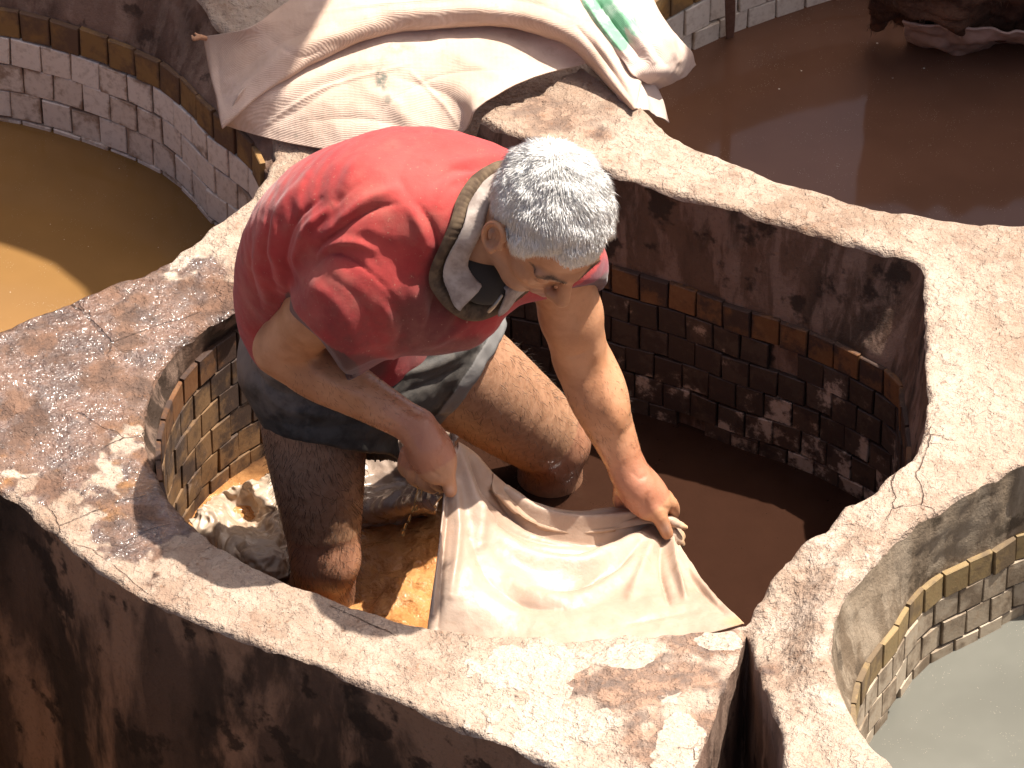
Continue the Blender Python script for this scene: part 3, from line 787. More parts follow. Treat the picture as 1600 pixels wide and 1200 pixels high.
    f.ell(g(1002, 766, -.004), np.array([nrm_(g(1030, 800) - g(983, 738)), nrm_(np.cross(g(1030, 800) - g(983, 738), -FW)), -FW]), (.046, .036, .025), .012)
    finger([g(1011, 776, .020), g(1027, 802, .040), g(1041, 832, .040)], [.0165, .0135, .0108])       # thumb on top
    finger([g(1030, 775, .004), g(1047, 786, .004), g(1050, 806, -.016), g(1036, 815, -.02)], [.0135, .0122, .0108, .009])
    finger([g(1022, 768, -.012), g(1042, 778, -.018), g(1044, 800, -.034), g(1030, 808, -.036)], [.013, .012, .0105, .009])
    finger([g(985, 775, -.014), g(982, 795, -.022), g(992, 808, -.036)], [.012, .0108, .009])
    finger([g(970, 762, -.012), g(968, 784, -.020), g(978, 798, -.034)], [.0125, .0108, .009])
    return f.mesh()
BV, BQ = build_body()
BV = relax(BV, BQ, 1, .4)
print('body', len(BV))

CC = UY(772, 376, -.795); cn = nrm_(IM(.62, .02, .78)); ce1 = IM(-.05, -1, .1); ce1 = nrm_(ce1 - cn * (ce1 @ cn)); ce2 = np.cross(ce1, cn)
if (ce2 @ RT) > 0: ce2 = -ce2
def cutter(f, p0, n, rad, wob=.0):
    def fn(P):
        q = P - p0; return np.maximum(-(q @ n) + wob * pn(P, 9, 31), np.linalg.norm(q, axis=1) - rad)
    f.put(fn, p0 - rad, p0 + rad, .003, 'sub', .0)
def build_shirt():
    f = Field((-.60, -1.12, .38), (.32, -.30, 1.16), .0042)
    a = J['shR']; c1 = UY(530, 512, -.785)
    f.chain([UY(650, 380, -.75), a + IM(.02, .0, -.01), a * .5 + c1 * .5, c1, UY(478, 580, -.76)], [.085, .090, .086, .080, .074], .03)
    f.chain([UY(630, 460, -.79), UY(575, 525, -.80)], [.07, .055], .04)
    cutter(f, UY(503, 543, -.77), nrm_(IM(-.74, -.66, .08)), .25, .006)
    cutter(f, UY(552, 586, -.79), nrm_(IM(.34, -.93, .1)), .13, .004)
    f.cone(UY(552, 488, -.78), .056, UY(470, 585, -.75), .066, .004, 'sub')
    f.chain([UY(800, 395, -.72), J['shL'], UY(890, 470, -.655)], [.075, .074, .055], .03)
    cutter(f, UY(888, 462, -.655), nrm_(IM(.22, -.95, .1)), .12, .003)
    f.cone(UY(884, 440, -.66), .043, UY(892, 490, -.65), .047, .004, 'sub')
    C = np.array([UY(548, 522, -.50), *SP[1:]]); C = np.vstack([C, J['neck']])
    lat = np.vstack([SPL, latS[None]])
    f.tube(C, [.158, .158, .164, .182, .176, .125, .085], [.122, .122, .128, .130, .120, .092, .075], lat, .02)
    f.chain([UY(640, 300, -.68), UY(745, 292, -.70), UY(835, 330, -.69)], [.085, .072, .06], .04)
    f.ell(UY(700, 470, -.76), np.array([IM(1, .3, 0), IM(-.3, 1, 0), -FW]), (.10, .085, .07), .05)
    f.cone(CC - cn * .035, .080, CC + cn * .15, .086, .006, 'sub')
    return f.mesh()
SV, SQ = build_shirt()
SV = relax(SV, SQ, 3, .5)
print('shirt', len(SV))

def build_shorts():
    f = Field((-.60, -.98, .05), (.24, -.16, .72), .0042)
    C = np.array([UY(562, 580, -.50), UY(550, 545, -.485), UY(535, 495, -.515)])
    f.tube(C, [.155, .162, .150], [.12, .125, .112], np.array([latP] * 3), .02)
    hR = UY(513, 668, -.545); hL = UY(752, 590, -.365)
    f.chain([J['hipR'] + IM(-.005, .0, -.01), hR, hR + (hR - J['hipR']) * .8], [.108, .098, .098], .03)
    f.chain([J['hipL'], hL, hL + (hL - J['hipL']) * .8], [.118, .110, .106], .03)
    f.ell(UY(440, 555, -.47), np.eye(3), (.06, .07, .09), .04)
    nR = nrm_(IM(-.22, -.98, .05)); nL = nrm_(IM(.80, -.52, -.12))
    cutter(f, UY(512, 699, -.55), nR, .32, .01); cutter(f, UY(745, 562, -.37), nL, .34, .01)
    d = nrm_(hR - J['hipR'])
    f.cone(hR - d * .06, .086, hR + d * .2, .094, .004, 'sub')
    d = nrm_(hL - J['hipL'])
    f.cone(hL - d * .07, .094, hL + d * .2, .102, .004, 'sub')
    f.cone(UY(466, 690, -.65), .007, UY(470, 735, -.66), .022, .003, 'sub')     # slit in the hem
    return f.mesh()
PV, PQ = build_shorts()
PV = relax(PV, PQ, 3, .5)
print('shorts', len(PV))
# ------------------------------------------------------------------ the man: surfaces
person = thing('person', 'white haired man in a red short sleeved shirt bending over in the vat', 'person', None, (float(J['ankR'][0] + J['ankL'][0]) / 2, -.4, -.4))
PR = np.array(person.location)
def part(name, V, Q, mat, parent=person, attrs=None, smooth=True, off=PR):
    return mesh_obj(name, np.asarray(V) - off, Q, mat, parent, smooth, attrs)
NB = vnormals(BV, BQ)
zp = lambda pts: [(360 + x / 2.5, 190 + y / 2.5) for x, y in pts]
BV = folds(BV, NB, [
    ([(766, 354), (771, 364), (768, 378)], 4.5, -.007), ([(985, 735), (1000, 748), (1010, 742)], 4, -.0015), ([(1012, 770), (1009, 785), (1012, 798)], 2.5, -.003),
    ([(1028, 803), (1040, 800)], 2, -.0012), ([(1030, 808), (1043, 805)], 2, -.0012), ([(694, 742), (704, 738)], 2, -.0012), ([(695, 746), (706, 743)], 2, -.0012),
    ([(672, 735), (690, 745)], 2.5, -.002), ([(1034, 792), (1048, 796)], 2.5, -.002),
    ([(930, 545), (945, 600), (965, 680)], 14, .003), ([(905, 500), (900, 545)], 10, .003), ([(890, 560), (915, 552)], 6, -.003),
    ([(470, 560), (520, 600), (570, 620)], 10, .003), ([(465, 540), (490, 565)], 6, -.003),
    ([(838, 428), (852, 436), (866, 442)], 3, .0012), ([(806, 400), (822, 430), (818, 452)], 5, -.0015)])
NB = vnormals(BV, BQ)
bl = (BV - HC) @ HA.T                     # head frame
th = np.abs(np.arctan2(bl[:, 1], bl[:, 0]))
def hairline(th):
    return np.interp(th, [0, .35, .62, .85, 1.05, 1.25, 1.40, 1.52, 1.75, 2.0, 2.4, 3.2], [.054, .052, .066, .052, .018, -.024, -.034, .012, .018, -.03, -.052, -.058])
onhead = (bl[:, 2] > -.09) & (np.linalg.norm(bl, axis=1) < .16) & (np.abs(bl[:, 1]) < .0865)
scalp = onhead * sstep(-.004, .004, bl[:, 2] - hairline(th))
scalp[np.linalg.norm(bl - np.array([.004, -.085, -.016]), axis=1) < .028] = 0
def seg_t(V, a, b):
    ba = b - a; t = (V - a) @ ba / (ba @ ba); d = np.linalg.norm(V - a - np.clip(t, 0, 1)[:, None] * ba, axis=1); return t, d
wetA = np.zeros(len(BV)); legA = np.zeros(len(BV)); redA = np.zeros(len(BV))
for s_ in 'RL':
    t, d = seg_t(BV, J['el' + s_], J['wr' + s_]); m = d < .075
    wetA = np.maximum(wetA, m * sstep(.25, .8, t)); redA = np.maximum(redA, m * sstep(.55, 1.05, t))
    t, d = seg_t(BV, J['hip' + s_], J['kne' + s_]); t2, d2 = seg_t(BV, J['kne' + s_], J['ank' + s_])
    legA = np.maximum(legA, ((d < .12) | (d2 < .09)) * (BV[:, 2] < .5)); redA = np.maximum(redA, .6 * (d2 < .08) * (1 - sstep(.0, .35, t2)))
    wetA = np.maximum(wetA, (d2 < .09) * .5)
lip = np.exp(-(((bl[:, 0] - .098) / .014) ** 2 + (bl[:, 1] / .022) ** 2 + ((bl[:, 2] + .075) / .011) ** 2))
beard = ((bl[:, 0] > -.02) & (np.linalg.norm(bl, axis=1) < .17)) * (1 - sstep(-.075, -.05, bl[:, 2])) * sstep(-.14, -.12, bl[:, 2])
brow = np.zeros(len(BV))
for q in (-1, 1):
    d_, _t = pl_dist(bl[:, 1:], np.array([(q * .014, .013), (q * .035, .019), (q * .056, .012)])); brow = np.maximum(brow, (bl[:, 0] > .05) * np.exp(-(d_ / .0036) ** 2))
    d_, _t = pl_dist(bl[:, 1:], np.array([(q * .017, -.012), (q * .032, -.0165), (q * .047, -.011)])); brow = np.maximum(brow, (bl[:, 0] > .05) * .55 * np.exp(-(d_ / .0016) ** 2))
pxB = topix(BV)
nail = np.maximum(np.exp(-(((pxB[:, 0] - 1040) / 6.5) ** 2 + ((pxB[:, 1] - 826) / 8) ** 2)), np.exp(-(((pxB[:, 0] - 703) / 6.0) ** 2 + ((pxB[:, 1] - 765) / 6) ** 2))) * sstep(.2, .6, -(NB @ FW))
def mat_skin():
    s = NT('tanned skin')
    n1 = s.noise(18, 5, .6); n2 = s.noise(90, 4, .6); n3 = s.noise(400, 3, .6)
    c = s.mix(s.ramp(n1, .35, .65), (.38, .175, .085), (.47, .235, .125))
    c = s.mix(s.math('MULTIPLY', s.attr('legs'), .75), c, s.mix(s.ramp(n2, .35, .65), (.255, .135, .078), (.36, .205, .125)))
    c = s.mix(s.math('MULTIPLY', s.attr('red'), .6), c, (.36, .135, .085))
    c = s.mix(s.ramp(n2, .55, .8, 0, .35), c, (.30, .12, .07))
    c = s.mix(s.attr('lip'), c, (.33, .12, .09))
    c = s.mix(s.math('MULTIPLY', s.attr('beard'), .35), c, (.20, .15, .13))
    c = s.mix(s.math('MULTIPLY', s.attr('brow'), .85), c, (.045, .03, .024))
    c = s.mix(s.math('MULTIPLY', s.attr('nail'), .7), c, (.62, .40, .30))
    c = s.mix(s.attr('scalp'), c, (.62, .59, .55))
    wt = s.math('MULTIPLY', s.attr('wet'), s.ramp(s.noise(26, 4, .6, off=2.0), .35, .62))
    b = s.bump(n3, .28, .0012); b = s.bump(n2, .25, .003, b)
    return s.set(col=c, rough=s.math('SUBTRACT', .52, s.math('MULTIPLY', wt, .34)), nrm=b, spec=.45, sss=.12, sssr=(1.0, .35, .18), ssss=.008)
body = part('body', BV, BQ, mat_skin(), attrs=dict(scalp=scalp, wet=wetA, legs=legA, red=redA, lip=lip, beard=beard, brow=brow, nail=nail))

# shirt
NS = vnormals(SV, SQ)
SV = folds(SV, NS, [
    (zp([(300, 215), (195, 350), (170, 500), (215, 640)]), 8, .006), (zp([(345, 300), (245, 400), (215, 540), (255, 640)]), 7, -.007), (zp([(400, 330), (290, 430), (262, 540), (290, 620)]), 7, .007),
    (zp([(130, 400), (105, 540), (150, 690)]), 9, .005), (zp([(90, 470), (80, 600), (120, 720)]), 7, -.004), (zp([(160, 380), (140, 520), (185, 660)]), 6, -.004),
    (zp([(325, 540), (345, 490), (420, 430), (540, 350), (640, 320)]), 7, -.008), (zp([(345, 520), (420, 470), (500, 470), (560, 500)]), 7, .007), (zp([(330, 560), (380, 520), (440, 520), (510, 560)]), 5, -.005),
    (zp([(360, 460), (430, 390), (540, 300), (650, 260)]), 9, .006), (zp([(330, 420), (420, 310), (520, 230)]), 8, -.004),
    (zp([(735, 325), (785, 400), (810, 490), (805, 600)]), 6, -.006), (zp([(700, 340), (745, 420), (770, 500)]), 8, .005),
    (zp([(1100, 145), (960, 185), (870, 190), (800, 240)]), 6, -.005), (zp([(1090, 170), (960, 210), (850, 240), (810, 320)]), 7, .005), (zp([(1060, 130), (930, 150), (840, 165)]), 6, .003),
    (zp([(345, 495), (480, 545), (600, 640), (690, 770)]), 3, -.002),
    (zp([(330, 640), (420, 720), (480, 830), (520, 950)]), 12, .004), (zp([(400, 610), (520, 720), (580, 860)]), 12, -.004), (zp([(620, 700), (680, 800), (640, 880)]), 9, -.006), (zp([(700, 640), (760, 760), (720, 850)]), 12, .006),
    (zp([(830, 520), (800, 700), (740, 830)]), 10, -.006), (zp([(870, 640), (850, 760), (780, 860)]), 10, .004), (zp([(950, 760), (860, 830), (720, 870)]), 8, .004), (zp([(560, 120), (480, 190), (440, 260)]), 12, .004), (zp([(700, 120), (660, 220), (700, 290)]), 14, -.004)], 1.25)
Ws = SV + np.stack([pn(SV, 6, k) for k in (7, 8, 9)], 1) * .06
rd_ = (1 - np.abs(pn(Ws @ np.array([[.9, .35, .1], [-.1, .3, .1], [.1, .2, .8]]).T, 17, 43)) * 2.4)
pxs_ = topix(SV); amp_ = .0012 + .0028 * np.maximum.reduce([pblob(pxs_, 480, 440, 80, 90, .7), pblob(pxs_, 640, 520, 120, 60, .7), .8 * pblob(pxs_, 720, 430, 60, 80, .7)])
SV = SV + NS * (fbm(SV, 14, 3, 41) * .0016 + amp_ * rd_)[:, None]
NS = vnormals(SV, SQ)
cR0, cRn = UY(503, 543, -.77), nrm_(IM(-.74, -.66, .08)); cL0, cLn = UY(888, 462, -.655), nrm_(IM(.22, -.95, .1))
dR = -((SV - cR0) @ cRn); dL = -((SV - cL0) @ cLn)
pxS = topix(SV)
_t, arm_d = seg_t(SV, UY(530, 512, -.785), UY(478, 580, -.76))
trim = np.maximum((arm_d < .098) * (1 - sstep(.014, .019, dR)) * (np.linalg.norm(SV - cR0, axis=1) < .125) * (pxS[:, 0] < 600), (1 - sstep(.012, .016, dL)) * (np.linalg.norm(SV - cL0, axis=1) < .1))
sleeve_shade = (np.linalg.norm(SV - cL0, axis=1) < .12) * sstep(.0, .02, .045 - dL) * (pxS[:, 0] > 820)  # dark purple painted on the left sleeve for the shade there
dirt = np.maximum.reduce([pblob(pxS, 675, 490, 55, 85, .7, .5), .55 * pblob(pxS, 540, 530, 70, 60, .8), pblob(pxS, 560, 575, 50, 26, .5), .3 * pblob(pxS, 470, 490, 30, 60, .8), .6 * pblob(pxS, 700, 400, 25, 70, .6, .4), .8 * pblob(pxS, 690, 545, 90, 22, .6), .3 * pblob(pxS, 410, 480, 45, 25, .8), .4 * pblob(pxS, 560, 500, 70, 60, .7)])
fade = np.maximum.reduce([.8 * pblob(pxS, 660, 270, 90, 45, .8), .5 * pblob(pxS, 560, 390, 60, 30, .8), .5 * pblob(pxS, 740, 250, 60, 30, .8)])
def mat_shirt():
    s = NT('red cotton')
    n1 = s.noise(12, 5, .6); n2 = s.noise(55, 5, .65); n3 = s.noise(700, 2, .5)
    c = s.mix(s.ramp(n1, .35, .65), (.29, .025, .027), (.37, .042, .038))
    c = s.mix(s.math('MULTIPLY', s.attr('fade'), .6), c, (.54, .10, .085))
    d = s.math('ADD', s.attr('dirt'), s.math('MULTIPLY', s.math('SUBTRACT', n2, .5), .7))
    c = s.mix(s.ramp(d, -.05, 1.0, 0, .85), c, (.105, .033, .028))
    c = s.mix(s.ramp(s.noise(9, 7, .66, off=6.0), .46, .72, 0, .38), c, (.36, .15, .11))
    c = s.mix(s.ramp(s.noise(26, 6, .66, off=1.0), .56, .72, 0, .45), c, (.16, .04, .034))
    c = s.mix(s.ramp(s.noise(170, 3, .7), .64, .72, 0, .55), c, (.42, .24, .16))
    c = s.mix(s.math('MULTIPLY', s.attr('sleeve_shade'), .8), c, (.14, .03, .045))
    c = s.mix(s.math('MULTIPLY', s.attr('trim'), .9), c, (.075, .036, .03))
    b = s.bump(n3, .3, .0008); b = s.bump(n2, .25, .004, b)
    return s.set(col=c, rough=.85, nrm=b, spec=.2, sheen=.15)
part('shirt', SV, SQ, mat_shirt(), attrs=dict(trim=trim, dirt=dirt, fade=fade, sleeve_shade=sleeve_shade))
SBVH = BVHTree.FromPolygons([tuple(v) for v in SV], [tuple(int(i) for i in q) for q in SQ])

# ribbed neckband lying on the shirt and the folded collar inside it
def loft(rings, closed_u=True):
    n = len(rings[0]); V = np.concatenate(rings); F = []
    for r in range(len(rings) - 1):
        for i in range(n if closed_u else n - 1):
            j = (i + 1) % n; F.append((r*n+i, r*n+j, (r+1)*n+j, (r+1)*n+i))
    return V, np.array(F)
NT_ = 240
tt = np.linspace(0, 2 * math.pi, NT_, endpoint=False)
rings = []; OFF = []
for w_, hgt in ((-.016, -.004), (-.014, .004), (-.007, .0075), (.0, .0085), (.007, .0075), (.014, .004), (.016, -.004)):
    rg = []; of = []
    for i, t in enumerate(tt):
        p = CC + ce1 * math.cos(t) * (.108 + w_) + ce2 * math.sin(t) * (.088 + w_)
        hit = SBVH.ray_cast(Vector(p + cn * .15), Vector(-cn), .3)
        of.append(float((np.array(hit[0]) - p) @ cn) if hit[0] is not None and abs((np.array(hit[0]) - p) @ cn) < .05 else np.nan)
        rg.append(p + cn * hgt)
    of = np.array(of); ok_ = ~np.isnan(of); of = np.interp(np.arange(NT_), np.arange(NT_)[ok_], of[ok_], period=NT_) if ok_.any() else np.zeros(NT_)
    fo_ = np.fft.rfft(of); fo_[8:] = 0; of = np.fft.irfft(fo_, NT_)
    OFF.append(of); rings.append(np.array(rg))
for k in range(len(rings)): rings[k] = rings[k] + cn * np.max(OFF, 0)[:, None] + cn * .004
for k in range(1, 6): rings[k] = rings[k] + cn * (.0013 * (np.arange(NT_) % 3 == 0))[:, None]
RC = rings[3].copy()
V, F = loft(rings)
s = NT('ribbed olive band'); nb_ = s.noise(60, 4, .6)
part('neckband', V, F, s.set(col=s.mix(s.ramp(nb_, .35, .65), (.075, .050, .034), (.13, .090, .057)), rough=.9, spec=.15))
tc = np.linspace(math.radians(-20), math.radians(-330), 140)       # from the front round the nape
tc = np.linspace(math.radians(22), math.radians(338), 150)
prof = [(.062, .004), (.064, .022), (.069, .030), (.076, .029), (.084, .020), (.093, .009), (.096, .007)]
rings = []
for ri, (r_, z_) in enumerate(prof):
    rg = []
    for t in tc:
        k_ = 1.17 - .0 * math.cos(t)
        base = np.array([np.interp(t % (2*math.pi), tt, RC[:, j], period=2*math.pi) for j in range(3)])
        cen = CC + cn * ((base - CC) @ cn) * min(1, r_ / .1)
        ext = .010 * np.exp(-((min(t, 2*math.pi - t) - .42) / .25) ** 2) * max(0, ri - 3) / 3
        rg.append(cen + ce1 * math.cos(t) * (r_ * k_ + ext) + ce2 * math.sin(t) * (r_ * .95 + ext) + cn * (z_ + .001 * math.sin(9 * t) * (ri > 3)))
    rings.append(np.array(rg))
V, F = loft(rings, False)
s = NT('grey collar cloth'); nb_ = s.noise(40, 5, .6)
col_ = part('collar', V, F, s.set(col=s.mix(s.ramp(nb_, .35, .7), (.40, .34, .30), (.24, .19, .165)), rough=.9, spec=.15, nrm=s.bump(s.noise(500, 2), .2, .001)))
md = col_.modifiers.new('thick', 'SOLIDIFY'); md.thickness = .003; md.offset = 0
# dark filler giving the collar opening a shaded inside, and the zip pull
Fu = Field(CC - .12, CC + .12, .004); Fu.ell(CC + ce1 * .045 - cn * .018, np.array([ce1, ce2, cn]), (.055, .062, .026), .004)
Vu, Qu = Fu.mesh(); s = NT('dark undershirt'); part('throat_filler', Vu, Qu, s.set(col=(.025, .022, .02), rough=.9))
zpos = [UY(776, 470, -.865), UY(784, 462, -.865)]
Fz = Field(np.array(zpos[0]) - .05, np.array(zpos[0]) + .05, .0016)
Fz.chain([UY(764, 486, -.872), UY(774, 476, -.876), UY(784, 462, -.87)], [.0035, .003, .0025], .001)
Vz, Qz = Fz.mesh(); s = NT('tarnished zip'); part('zip', Vz, Qz, s.set(col=(.35, .30, .24), rough=.35, metal=.8))

# shorts
NP_ = vnormals(PV, PQ)
PV = folds(PV, NP_, [([(385, 520), (420, 545), (470, 540)], 6, .004), ([(392, 560), (430, 590), (480, 600)], 7, .006), ([(395, 580), (430, 612), (490, 622)], 6, -.006), ([(405, 610), (450, 640), (520, 650)], 8, .005),
     ([(480, 600), (478, 650), (470, 700)], 4, -.004), ([(410, 540), (400, 580), (412, 620)], 8, -.005), ([(430, 660), (500, 670), (590, 655)], 7, -.004),
     ([(600, 590), (680, 570), (740, 540)], 7, .006), ([(620, 620), (690, 590), (730, 570)], 6, -.006), ([(640, 560), (700, 550), (760, 520)], 7, -.005), ([(385, 500), (400, 512), (430, 520)], 5, .006)])
PV = PV + NP_ * (fbm(PV, 22, 3, 51) * .0026)[:, None]
NP_ = vnormals(PV, PQ); pxP = topix(PV)
dLc = -((PV - UY(745, 562, -.37)) @ nrm_(IM(.80, -.52, -.12)))
cuff = (1 - sstep(.022, .026, dLc)) * (pxP[:, 0] > 640)
PV = PV + NP_ * (cuff * (.004 + .003 * pn(PV, 30, 3)))[:, None]
dust = np.maximum.reduce([pblob(pxP, 410, 540, 80, 70, .6), .6 * pblob(pxP, 440, 620, 60, 40, .6)])
s = NT('dark denim'); n1 = s.noise(25, 6, .65); n2 = s.noise(600, 2, .5)
c = s.mix(s.ramp(n1, .38, .62), (.032, .028, .025), (.075, .066, .057))
c = s.mix(s.ramp(s.math('ADD', s.attr('dust'), s.math('MULTIPLY', s.math('SUBTRACT', n1, .5), .9)), .3, .9, 0, .8), c, (.20, .165, .14))
c = s.mix(s.ramp(s.math('ADD', s.attr('cuff'), s.math('MULTIPLY', s.math('SUBTRACT', n1, .5), .8)), .5, .95, 0, .75), c, (.20, .19, .18))
part('shorts', PV, PQ, s.set(col=c, rough=s.ramp(n1, .3, .7, .45, .8), nrm=s.bump(n2, .25, .001, s.bump(n1, .3, .004)), spec=.3), attrs=dict(dust=dust, cuff=cuff))

# hair: many fine strands, each with its own tone
def strands(P, D1, D2, ln, r, tone):
    n = len(P); ax = np.cross(D1, np.random.RandomState(3).normal(size=(n, 3))); ax /= np.linalg.norm(ax, axis=1)[:, None] + 1e-9
    bx = np.cross(D1, ax); bx /= np.linalg.norm(bx, axis=1)[:, None] + 1e-9
    M_ = P + D1 * (ln * .5)[:, None]; T_ = M_ + D2 * (ln * .5)[:, None]
    V = np.zeros((n, 7, 3))
    for k in range(3):
        o = ax * math.cos(k * 2.094) + bx * math.sin(k * 2.094); rr = np.asarray(r).reshape(-1, 1) * np.ones((n, 1))
        V[:, k] = P + o * rr; V[:, 3 + k] = M_ + o * rr * .85
    V[:, 6] = T_
    b = (np.arange(n) * 7)[:, None]; F = []
    quads = np.concatenate([b + np.array([k, (k+1) % 3, 3 + (k+1) % 3, 3 + k]) for k in range(3)]).tolist()
    tris = np.concatenate([b + np.array([3 + k, 3 + (k+1) % 3, 6]) for k in range(3)]).tolist()
    return V.reshape(-1, 3), quads + tris, np.repeat(tone, 7)
def mat_hair(name, c0, c1, rough=.45):
    s = NT(name); return s.set(col=s.mix(s.attr('tone'), c0, c1), rough=rough, spec=.4)
rs = np.random.RandomState(11)
def scatter(mask, n):
    w_ = mask[BQ].mean(1); v = BV[BQ]; ar = np.linalg.norm(np.cross(v[:, 2] - v[:, 0], v[:, 3] - v[:, 1]), axis=1) * w_
    i = rs.choice(len(BQ), n, p=ar / ar.sum()); a, b = rs.rand(n, 1), rs.rand(n, 1)
    q = v[i]; P = (q[:, 0] * (1-a) + q[:, 1] * a) * (1-b) + (q[:, 3] * (1-a) + q[:, 2] * a) * b
    return P, NB[BQ[i, 0]]
P, N = scatter(scalp, 26000)
pl = (P - HC) @ HA.T
whorl = np.array([-.055, .0, .105])
comb = pl - whorl; comb[:, 2] *= .6; comb[:, 0] += .06
comb /= np.linalg.norm(comb, axis=1)[:, None] + 1e-6
comb = comb @ HA
comb = comb - N * (comb * N).sum(1)[:, None]; comb /= np.linalg.norm(comb, axis=1)[:, None] + 1e-6
cl = np.stack([pn(P, 42, s_) for s_ in (61, 62, 63)], 1) * .8 + rs.normal(size=(len(P), 3)) * .14
D1 = N * .6 + comb * .75 + cl * .7; D1 /= np.linalg.norm(D1, axis=1)[:, None]
D2 = N * .08 + comb * 1.1 + cl * .9; D2 /= np.linalg.norm(D2, axis=1)[:, None]
pth = np.abs(np.arctan2(pl[:, 1], pl[:, 0]))
low = sstep(0, .045, pl[:, 2] - hairline(pth))
ln = (.007 + .017 * low) * rs.uniform(.75, 1.25, len(P))
tone = np.clip(.80 + .40 * pn(P, 45, 71) + rs.normal(size=len(P)) * .16 - .5 * (1 - low) * ((pth > 1.1) & (pl[:, 2] < .0)), 0, 1)
V, F, T = strands(P, D1, D2, ln, .00048, tone)
part('hair', V, F, mat_hair('white grey hair', (.40, .38, .355), (.93, .91, .87)), attrs=dict(tone=T))
def bodyhair(name, mask, n, l0, r, down, parent=body, c=((.018, .011, .008), (.05, .03, .02))):
    P, N = scatter(mask, n); dn = down - N * (N @ down)[:, None]; dn /= np.linalg.norm(dn, axis=1)[:, None] + 1e-6
    j = np.stack([pn(P, 24, s_) for s_ in (81, 82, 83)], 1) * .7 + rs.normal(size=(len(P), 3)) * .25
    D1 = N * .45 + dn * .7 + j; D1 /= np.linalg.norm(D1, axis=1)[:, None]; D2 = N * .12 + dn + j * 1.3; D2 /= np.linalg.norm(D2, axis=1)[:, None]
    V, F, T = strands(P, D1, D2, l0 * rs.uniform(.6, 1.3, n), r, rs.rand(n))
    o = mesh_obj(name, V - PR, F, mat_hair(name + ' tone', *c), person, True, dict(tone=T)); o['kind'] = 'stuff'; return o
vis_ = sstep(-.2, .2, -(NB @ FW))
bodyhair('leg_hair', legA * vis_ * (BV[:, 2] > -.02) * np.where(pxB[:, 0] > 600, .35, 1.0), 2600, .017, .00026, np.array([.1, -.1, -1.0]))
fa = np.zeros(len(BV))
for s_ in 'RL':
    t, d = seg_t(BV, J['el' + s_], J['wr' + s_]); fa = np.maximum(fa, (d < .06) * sstep(.0, .3, t) * (1 - sstep(.8, 1, t)))
bodyhair('arm_hair', fa * vis_, 500, .009, .00018, np.array([.5, -.1, -.8]))
bodyhair('eyebrow', (brow > .6) * (bl[:, 2] > -.002) * 1.0, 200, .0055, .00022, h_l * -.6 + h_u * .2)
# ------------------------------------------------------------------ hides, sacks and small things
def cp(c):
    px, py, kind, val = c
    return UZ(px, py, val) if kind == 'z' else UY(px, py, val)
def patch(rows, nu, nv):
    R = [catmull(np.array([cp(c) for c in r]), nu) for r in rows]
    R = np.array(R); out = np.array([catmull(R[:, i], nv) for i in range(nu)])      # nu, nv, 3
    V = out.transpose(1, 0, 2).reshape(-1, 3)
    idx = np.arange(nu * nv).reshape(nv, nu)
    Q = np.stack([idx[:-1, :-1], idx[1:, :-1], idx[1:, 1:], idx[:-1, 1:]], -1).reshape(-1, 4)
    N = vnormals(V, Q)
    if N[:, 2].mean() < 0: Q = Q[:, ::-1]
    return V, Q
def cloth(name, V, Q, mat, thick, label=None, cat=None, group=None, attrs=None, parent=None):
    base = np.array([V[:, 0].mean(), V[:, 1].mean(), V[:, 2].min()])
    if parent is not None: base = np.array(parent.location)
    o = mesh_obj(name, V - base, Q, mat, parent, True, attrs)
    if parent is None: o.location = base
    md = o.modifiers.new('thick', 'SOLIDIFY'); md.thickness = thick; md.offset = -1
    return tag(o, label, cat, group)
Y = lambda y, pts: [(a, b, 'y', y if np.isscalar(y) else yy) for (a, b), yy in zip(pts, np.atleast_1d(y) if not np.isscalar(y) else [y] * len(pts))]
# the hide he lifts
rows = [
 Y([-.735, -.72, -.705, -.695, -.69, -.688, -.695], [(716, 690), (742, 706), (788, 757), (850, 788), (920, 796), (985, 793), (1040, 806)]),
 Y([-.775, -.755, -.745, -.745, -.735, -.72, -.705], [(700, 742), (742, 757), (795, 806), (860, 830), (930, 832), (995, 822), (1056, 836)]),
 Y([-.84, -.84, -.84, -.84, -.83, -.80, -.77], [(689, 815), (740, 832), (800, 868), (870, 888), (940, 884), (1010, 872), (1078, 874)]),
 Y([-.94, -.945, -.95, -.955, -.945, -.925, -.90], [(678, 905), (740, 918), (805, 938), (875, 948), (950, 946), (1030, 932), (1112, 922)]),
 Y([-1.0, -1.015, -1.035, -1.045, -1.045, -1.04, -1.035], [(667, 985), (730, 1000), (800, 1008), (880, 1012), (960, 1011), (1062, 1000), (1162, 973)])]
HV, HQ = patch(rows, 230, 170)
HN = vnormals(HV, HQ)
